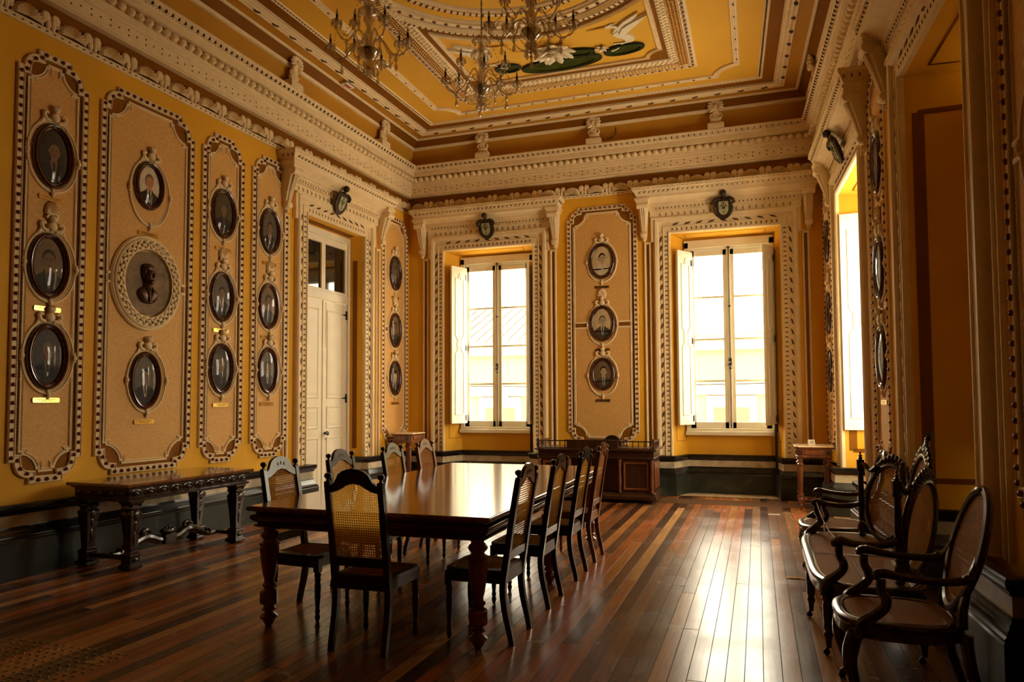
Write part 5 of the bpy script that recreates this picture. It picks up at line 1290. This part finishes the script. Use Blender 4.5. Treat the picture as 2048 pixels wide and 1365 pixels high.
def armchair(x, y, r, label):
    # faces local +y
    wd = 'walnut'; t = thing('cane_armchair', label, 'armchair', (x, y, 0), r, 'cane salon armchairs')
    pl = []
    for i in range(32):
        a = 2*PI*i/32; c, s = math.cos(a), math.sin(a); e = .62
        px_ = .275*math.copysign(abs(c)**e, c)*(1 if s > 0 else .88+.12*(1+s)); py_ = .285*math.copysign(abs(s)**e, s); pl.append((px_, py_))
    seat_ring(t, pl, .355, .445, wd, .05)
    # balloon back, leaning
    c = Vector((0, -.315, .765)); up = Vector((0, -.27, .963)).normalized(); ax = Vector((1, 0, 0))
    m = MB(); n = 44; pts = []; 
    for i in range(n):
        a = 2*PI*i/n; q = math.sin(a); rx = .235*(1 if q > -.2 else 1-.18*(-q-.2)); pts.append(c+ax*rx*math.cos(a)+up*.295*q)
    m.tube(pts, .026, 8, closed=True, flat=(1, .8)); bk = m.obj('back_frame', wd, t)
    m = MB(); m.add([c+(p-c)*.93 for p in pts], [tuple(range(n))]); m.obj('cane_back', 'cane_dark', t, smooth=False, uv=lambda v: (v.x+3, v.z))
    m = MB(); tp = c+up*.295
    m.ball(tp+Vector((0, .005, .005)), (.05, .03, .018), 10, 6)
    m.obj('crest', wd, bk)
    for s in (-1, 1):
        m = MB(); m.tube([(s*.20, -.24, .43), (s*.185, -.25, .52), (s*.17, -.27, .58)], [.026, .022, .02], 8); m.obj('back_stile', wd, t)
        m = MB(); m.tube([(s*.225, -.305, .76), (s*.245, -.28, .70), (s*.265, -.24, .665), (s*.28, -.12, .655), (s*.285, .0, .665), (s*.285, .09, .68), (s*.285, .125, .672), (s*.285, .13, .65)], [.014, .020, .022, .020, .020, .026, .024, .016], 8, flat=(1, .9))
        ar_ = m.obj('armrest', wd, t)
        m = MB(); m.tube([(s*.285, .105, .655), (s*.285, .105, .60), (s*.282, .085, .56), (s*.275, .090, .52), (s*.27, .135, .475), (s*.262, .19, .43), (s*.255, .20, .37)], [.020, .022, .024, .024, .026, .030, .030], 8); m.obj('arm_support', wd, t)
        m = MB(); m.ball((s*.275, -.255, .675), (.024, .028, .022), 8, 6); m.obj('arm_knuckle', wd, ar_)
        cabriole(t, s*.235, .215, s*.012, .035, .38, wd)
        m = MB(); m.tube([(s*.20, -.255, .40), (s*.21, -.27, .25), (s*.22, -.31, .10), (s*.225, -.345, 0)], [.03, .026, .022, .02], 8); m.obj('rear_leg', wd, t)
    return t
armchair(.635, 4.06, PI/2, 'dark cane armchair with a plain rounded back, nearest the viewer at the right')
armchair(.600, 6.72, PI/2, 'dark cane armchair beyond the far end of the cane settee, mostly hidden by it')
# settee
t = thing('cane_settee', 'dark carved three-oval cane settee against the right wall between two armchairs', 'settee', (.62, 5.385, 0), PI/2); wd = 'walnut'
# local: +y is the front (towards the room), x runs along the wall; local +x = world +y
pl = []
for i in range(48):
    a = 2*PI*i/48; c, s = math.cos(a), math.sin(a); ex, ey = .34, .62
    pl.append((.90*math.copysign(abs(c)**ex, c), .30*math.copysign(abs(s)**ey, s)+(.03*(1-(math.cos(a))**2) if s > 0 else 0)))
seat_ring(t, pl, .345, .445, wd, .055)
m = MB(); m.box(-.012, -.27, .425, .012, .28, .4405); m.obj('seat_cross_bar', wd, t, bevel=.003)
def frame_oval(c, ax, up, rx, rz_, rt, carved, seed=0):
    ax, up, c = Vector(ax).normalized(), Vector(up).normalized(), Vector(c); nn = ax.cross(up)
    m = MB(); n = 44; pts = [c+ax*rx*math.cos(2*PI*i/n)+up*rz_*math.sin(2*PI*i/n) for i in range(n)]
    m.tube(pts, rt, 8, closed=True, flat=(1.15, .8)); f = m.obj('oval_frame', wd, t)
    m = MB(); m.add([c+(p-c)*.93 for p in pts], [tuple(range(n))]); L = []
    m.obj('cane_oval', 'cane_dark', t, smooth=False, uv=lambda v: (v.x+3, v.z))
    m = MB()
    for i in range(carved):
        a = PI/2+(i-(carved-1)/2)*.145; k = 1-abs(i-(carved-1)/2)/(carved/2)
        p = c+ax*(rx+.030)*math.cos(a)+up*(rz_+.030+.015*k)*math.sin(a); m.ball(p, (.024+.008*k, .020, .024+.012*k), 8, 5)
        p = c+ax*(rx+.012)*math.cos(a+.07)+up*(rz_+.012)*math.sin(a+.07); m.ball(p, (.020, .024, .018), 7, 5)
    return m, f
UPV = (0, -.16, .987)
m, f = frame_oval((0, -.365, .795), (1, 0, 0), UPV, .275, .335, .026, 15)
for i in range(7): m.ball((0+.012*math.sin(i*2.1), -.425-.004*i, 1.155+.017*i), (.055-.007*i, .022, .022), 8, 6)
for s in (-1, 1):
    for i in range(4): m.ball((s*(.045+.02*i), -.425, 1.175-.022*i), (.020, .02, .030-.003*i), 7, 5)
m.obj('carved_crest', wd, f)
for s in (-1, 1):
    m, f = frame_oval((s*.545, -.275, .735), (.82*s, .50, 0) if s > 0 else (.82, -.50, 0), (0, -.13, .99), .222, .280, .024, 9)
    m.obj('carved_crest', wd, f)
    X, Y = s*.775, -.125
    m = MB(); m.lathe([(.020, .44), (.030, .455), (.022, .475), (.034, .50), (.030, .53), (.018, .56), (.028, .575), (.022, .59), (.023, .68), (.020, .93), (.028, .94), (.028, .965), (.020, .975)], (X, Y, 0), 10); m.box(X-.025, Y-.025, .965, X+.025, Y+.025, 1.03)
    m.lathe([(.012, 1.03), (.02, 1.04), (.008, 1.05), (.02, 1.058), (.006, 1.066), (.008, 1.085), (0, 1.09)], (X, Y, 0), 8); po = m.obj('end_post', wd, t, bevel=.002)
    m = MB(); m.tube([(X, Y, 1.0), (X-s*.045, Y-.03, .985), (X-s*.08, Y-.05, .955), (X-s*.11, Y-.07, .96), (X-s*.145, Y-.09, .99)], [.022, .020, .016, .02, .016], 8); m.tube([(X-s*.0, Y-.0, .56), (X-s*.06, Y-.03, .54), (X-s*.11, Y-.06, .50), (s*.50, -.26, .465)], [.018, .016, .02, .018], 8)
    m.obj('carved_bracket', wd, po)
    m = MB(); m.tube([(s*.30, -.36, .84), (s*.325, -.35, .90), (s*.335, -.345, .97), (s*.33, -.345, 1.02), (s*.325, -.34, 1.05)], [.018, .024, .026, .022, .012], 8); m.tube([(s*.27, -.35, .66), (s*.31, -.34, .58), (s*.27, -.31, .50), (s*.25, -.28, .44)], [.018, .022, .022, .024], 8); m.obj('joining_stile', wd, t)
    m = MB(); m.tube([(X, Y+.01, .69), (s*.80, -.06, .668), (s*.82, .03, .660), (s*.835, .12, .668), (s*.84, .18, .682), (s*.84, .215, .672), (s*.84, .215, .65)], [.018, .022, .021, .021, .027, .025, .016], 8); m.obj('armrest', wd, t)
    m = MB(); m.tube([(s*.84, .195, .66), (s*.84, .195, .60), (s*.84, .175, .56), (s*.835, .175, .52), (s*.825, .215, .475), (s*.81, .26, .43), (s*.79, .27, .36)], [.021, .022, .024, .025, .028, .033, .034], 8); m.obj('arm_support', wd, t)
def turned(x, y, nm, rake):
    m = MB(); m.lathe([(.030, .36), (.034, .33), (.026, .31), (.030, .29), (.027, .16), (.020, .14), (.028, .12), (.020, .10), (.014, .05), (.016, .045)], (x, y, 0), 10); lg = m.obj(nm, wd, t)
    m = MB(); m.lathe([(0, -.008), (.018, -.008), (.020, 0), (.018, .008), (0, .008)], (x, y+.012, .020), 12, axis='X'); m.tube([(x, y, .05), (x, y+.014, .035), (x, y+.012, .02)], .008, 6); m.obj('castor', 'iron', lg)
for x in (-.76, .0, .76): turned(x, .255 if abs(x) > .1 else .30, 'front_leg', 0)
for x in (-.76, .76): turned(x, -.24, 'rear_leg', 0)
# barrier cord tied between the settee arms, with a tag
t = thing('barrier_cord', 'thin pale cord with a paper tag tied across the settee between its armrests', 'cord', (.42, 5.3, .66))
m = MB(); A, B_ = Vector((.005, .93, .02)), Vector((.005, -.76, .02)); pts = [A.lerp(B_, i/24)+Vector((0, 0, -.05*math.sin(PI*i/24))) for i in range(25)]; m.tube(pts, .003, 5); m.obj('cord', 'cord', t)
m = MB(); m.box(-.004, .10, -.075, .004, .155, -.02); m.obj('paper_tag', 'paper', t)
# brass floor plates
for k, (x, y, r, lab) in enumerate(((.17, 9.96, 0, 'small pale floor plate in the boards in front of the right back window'), (.27, 6.49, 0, 'small pale floor plate in the boards beside the far end of the settee'))):
    m = MB(); m.box(-.075, -.03, 0, .075, .03, .005); m.box(-.05, -.018, .005, .05, .018, .008)
    tag(m.obj('floor_plate', 'brass' if k else 'white_marble', loc=(x, y, 0), bevel=.002), lab, 'floor plate', 'floor plates')
# studded tactile mat at the bottom left
t = thing('tactile_mat', 'rectangle of small raised metal studs on the floor at the lower left corner', 'floor mat', (-4.05, 2.98, 0), 0)
m = MB()
for i in range(16):
    for j in range(13): m.ball((-.46+i*.062+(j % 2)*.0, -.34+j*.058, .001), (.013, .013, .005), 7, 3)
MT['mat_stud'] = mottled('worn_brass_stud', (.30, .20, .07), .35, .2, 9, .5, .6); m.obj('studs', 'mat_stud', t)['kind'] = 'stuff'
# ------------------------------------------------------------------ crystal chandeliers
def chandelier():
    t = thing('crystal_chandelier', 'x', 'chandelier')   # origin at the centre of the lower bowl
    m = MB()
    m.lathe([(0, -.05), (.03, -.05), (.055, -.035), (.085, 0), (.092, .03), (.085, .04), (.03, .05), (.03, .045), (0, .045)], (0, 0, 0), 20); m.obj('bowl', 'bowl_glass', t)
    m = MB(); m.lathe([(.028, .04), (.022, .07), (.030, .12), (.040, .17), (.030, .22), (.020, .24), (.034, .27), (.042, .33), (.026, .38), (.018, .40), (.036, .43), (.030, .47), (.014, .50), (.012, .52)], (0, 0, 0), 14); m.obj('stem', 'crystal', t)
    m = MB(); m.lathe([(.02, -.05), (.050, -.065), (.058, -.10), (.045, -.14), (.050, -.155), (.02, -.16), (.008, -.18), (.012, -.20), (0, -.225)], (0, 0, 0), 14); m.obj('bell_pendant', 'crystal', t)
    m = MB()
    for z in (.36, ): m.lathe([(.02, z), (.075, z+.02), (.10, z+.035), (.095, z+.04), (.02, z+.03)], (0, 0, 0), 18)
    m.lathe([(.015, .50), (.06, .515), (.085, .54), (.08, .545), (.015, .53)], (0, 0, 0), 18); m.obj('canopy_dish', 'crystal', t)
    def drop(m, x, y, z, s=1.0): m.lathe([(0, -.055*s), (.006*s, -.05*s), (.014*s, -.032*s), (.009*s, -.012*s), (.004*s, 0), (0, .002)], (x, y, z), 6)
    n = 8
    for i in range(n):
        a = 2*PI*i/n+.2; c, s = math.cos(a), math.sin(a); hi = .10 if i % 2 else 0
        R = .365 if not i % 2 else .31; lift = .10+hi
        P = lambda r, z: (r*c, r*s, z)
        m = MB(); m.tube([P(.03, .03), P(.05, .10+hi*.4), P(.10, .135+hi*.6), P(.15, .09+hi*.6), P(.20, .01+hi*.6), P(.26, -.03+hi), P(.32 if R > .32 else .28, -.015+hi), P(R, .03+hi), P(R, lift)], [.009]*9, 7)
        arm = m.obj('arm', 'crystal', t)
        m = MB(); m.lathe([(.006, 0), (.045, .012), (.050, .028), (.046, .030), (.02, .012), (.012, .02), (.016, .04)], (R*c, R*s, lift-.02), 14)
        for k in range(5): b = 2*PI*k/5; drop(m, R*c+.042*math.cos(b), R*s+.042*math.sin(b), lift+.0, .9)
        m.obj('drip_pan', 'crystal', arm)
        m = MB(); m.lathe([(.011, 0), (.011, .055), (0, .055)], (R*c, R*s, lift+.015), 8); m.obj('candle_tube', 'candle_green', arm)
        m = MB(); m.lathe([(.007, 0), (.011, .014), (.010, .028), (.004, .05), (0, .058)], (R*c, R*s, lift+.068), 8); m.obj('flame_bulb', 'bulb', arm)
        m = MB()
        a2 = 2*PI*(i+1)/n+.2; R2_ = .31 if not i % 2 else .365; l2 = .10+(0 if i % 2 else .10)
        A = Vector(P(R, lift-.02)); B = Vector((R2_*math.cos(a2), R2_*math.sin(a2), l2-.02))
        for k in range(15): q = (k+.5)/15; p = A.lerp(B, q); p.z -= .10*math.sin(PI*q); m.ball(p, .0075, 6, 4)
        A = Vector(P(R*.85, -.02+hi)); B = Vector((0, 0, -.13))
        for k in range(16): q = (k+.5)/16; p = A.lerp(B, q); p.z -= .06*math.sin(PI*q); m.ball(p, .0070, 6, 4)
        A = Vector((.09*c, .09*s, .53)); B = Vector(P(R, lift-.01))
        if i % 2 == 0:
            for k in range(18): q = (k+.5)/18; p = A.lerp(B, q); p.z -= .09*math.sin(PI*q); m.ball(p, .0070, 6, 4)
        m.obj('bead_chain', 'crystal', arm)
        m = MB(); drop(m, .70*R*c, .70*R*s, -.03+hi, 1.2); m.tube([P(.70*R, -.03+hi), P(.70*R, .0+hi)], .002, 4); m.ball(P(.70*R, -.10+hi), .008, 6, 4); drop(m, .70*R*c, .70*R*s, -.105+hi, 1.3)
        drop(m, .085*c, .085*s, .54, 1.1); drop(m, .10*c, .10*s, .395, 1.1); drop(m, .05*c, .05*s, -.15, 1.0); m.obj('crystal_drops', 'crystal', arm)
    m = MB(); z = .55; k = 0; top = H_C-4.66
    while z < top:
        mm = [(.010*math.cos(q*PI/4), 0, z+.022*math.sin(q*PI/4)) for q in range(8)]
        if k % 2: mm = [(0, x, z_) for x, _, z_ in mm]
        m.tube(mm, .0028, 5, closed=True); z += .036; k += 1
    m.tube([(.004, .004, .52), (.004, .004, top)], .0025, 5); m.obj('chain', 'bronze', t)
    m = MB(); m.lathe([(.012, top-.07), (.05, top-.04), (.07, top-.01), (.07, top)], (0, 0, 0), 16); m.obj('ceiling_rose', 'trim', t)
    return t
MT['candle_green'] = mottled('dark_candle_sleeve', (.05, .05, .025), .4, .1, 9)
MT['bulb'] = mottled('frosted_bulb', (.75, .68, .55), .25, .03, 5, .5)
ch = chandelier()
for k, (x, y, r, lab) in enumerate(((-3.285, 5.592, 0, 'crystal chandelier at the left of the group of three under the ceiling'), (-2.60, 6.65, .25, 'crystal chandelier hanging lowest in the picture, middle of the group of three'), (-1.79, 5.76, .1, 'crystal chandelier at the right of the group of three, before the water lily'))):
    o = ch if k == 0 else dup(ch); o.location = (x, y, 4.66); o.rotation_euler = (0, 0, r); tag(o, lab, 'chandelier', 'crystal chandeliers')
# ------------------------------------------------------------------ the street outside
MT['street_wall'] = mottled('yellow_facade', (.22, .17, .085), .8, .05, 1)  # one even yellow over the whole facade
MT['street_white'] = mottled('white_facade_trim', (.30, .27, .22), .8, .05, 1)
MT['tile_roof'] = mottled('roof_tiles', (.20, .16, .12), .8, .2, 3)
MT['street_door'] = mottled('street_shutter', (.10, .06, .035), .6, .1, 2)
MT['street'] = mottled('pale_street', (.5, .48, .44), .9, .1, 1)
zg = -4.2
t = thing('street_building', 'pale yellow building with a tiled roof across the street, seen through the back windows', 'building', (-2.5, 24.0, zg))
m = MB(); m.box(-16, 0, 0, 16, 8, 7.75); m.obj('facade', 'street_wall', t, smooth=False)
m = MB(); m.box(-16, -.25, 7.30, 16, 0, 7.6); m.box(-16, -.12, 5.86, 16, 0, 6.25); m.box(-16, -.5, 7.6, 16, .1, 7.75)
for x in range(-15, 16, 3): m.box(x-.12, -.06, 0, x+.12, 0, 5.86)
m.obj('cornice', 'street_white', t, smooth=False)
m = MB(); m.add([(-16, -.6, 7.75), (16, -.6, 7.75), (16, 4, 9.6), (-16, 4, 9.6), (16, 8.6, 7.75), (-16, 8.6, 7.75)], [(0, 1, 2, 3), (3, 2, 4, 5)])
for i in range(80): x = -15.8+.4*i; m.tube([(x, -.6, 7.8), (x, 4, 9.65)], .09, 5)
m.obj('roof', 'tile_roof', t, smooth=False)
for x in (-14.0, -11.4, -8.8, -6.17, -3.5, -.9, 1.7, 4.3, 7.0, 9.8):
    m = MB(); m.box(x-.78, -.10, 3.0, x+.78, 0, 5.82); w_ = m.obj('window_surround', 'street_white', t, smooth=False)
    m = MB(); m.box(x-.55, -.13, 3.1, x+.55, -.06, 5.45); m.obj('shutter', 'street_door', w_, smooth=False)
m = MB(); m.box(-30, 11.9+1, -.1, 30, 40, 0); o = m.obj('floor_street', 'street', loc=(0, 0, zg), smooth=False); o.name = 'floor_2'; struct(o)
m = MB(); m.tube([(-12, 0, 0), (-6, .1, -.25), (0, 0, -.3), (6, .1, -.2), (12, 0, 0)], .02, 5); tag(m.obj('overhead_cable', 'iron', loc=(-2.5, 20, 2.2)), 'dark overhead cable crossing the street outside the back windows', 'cable')
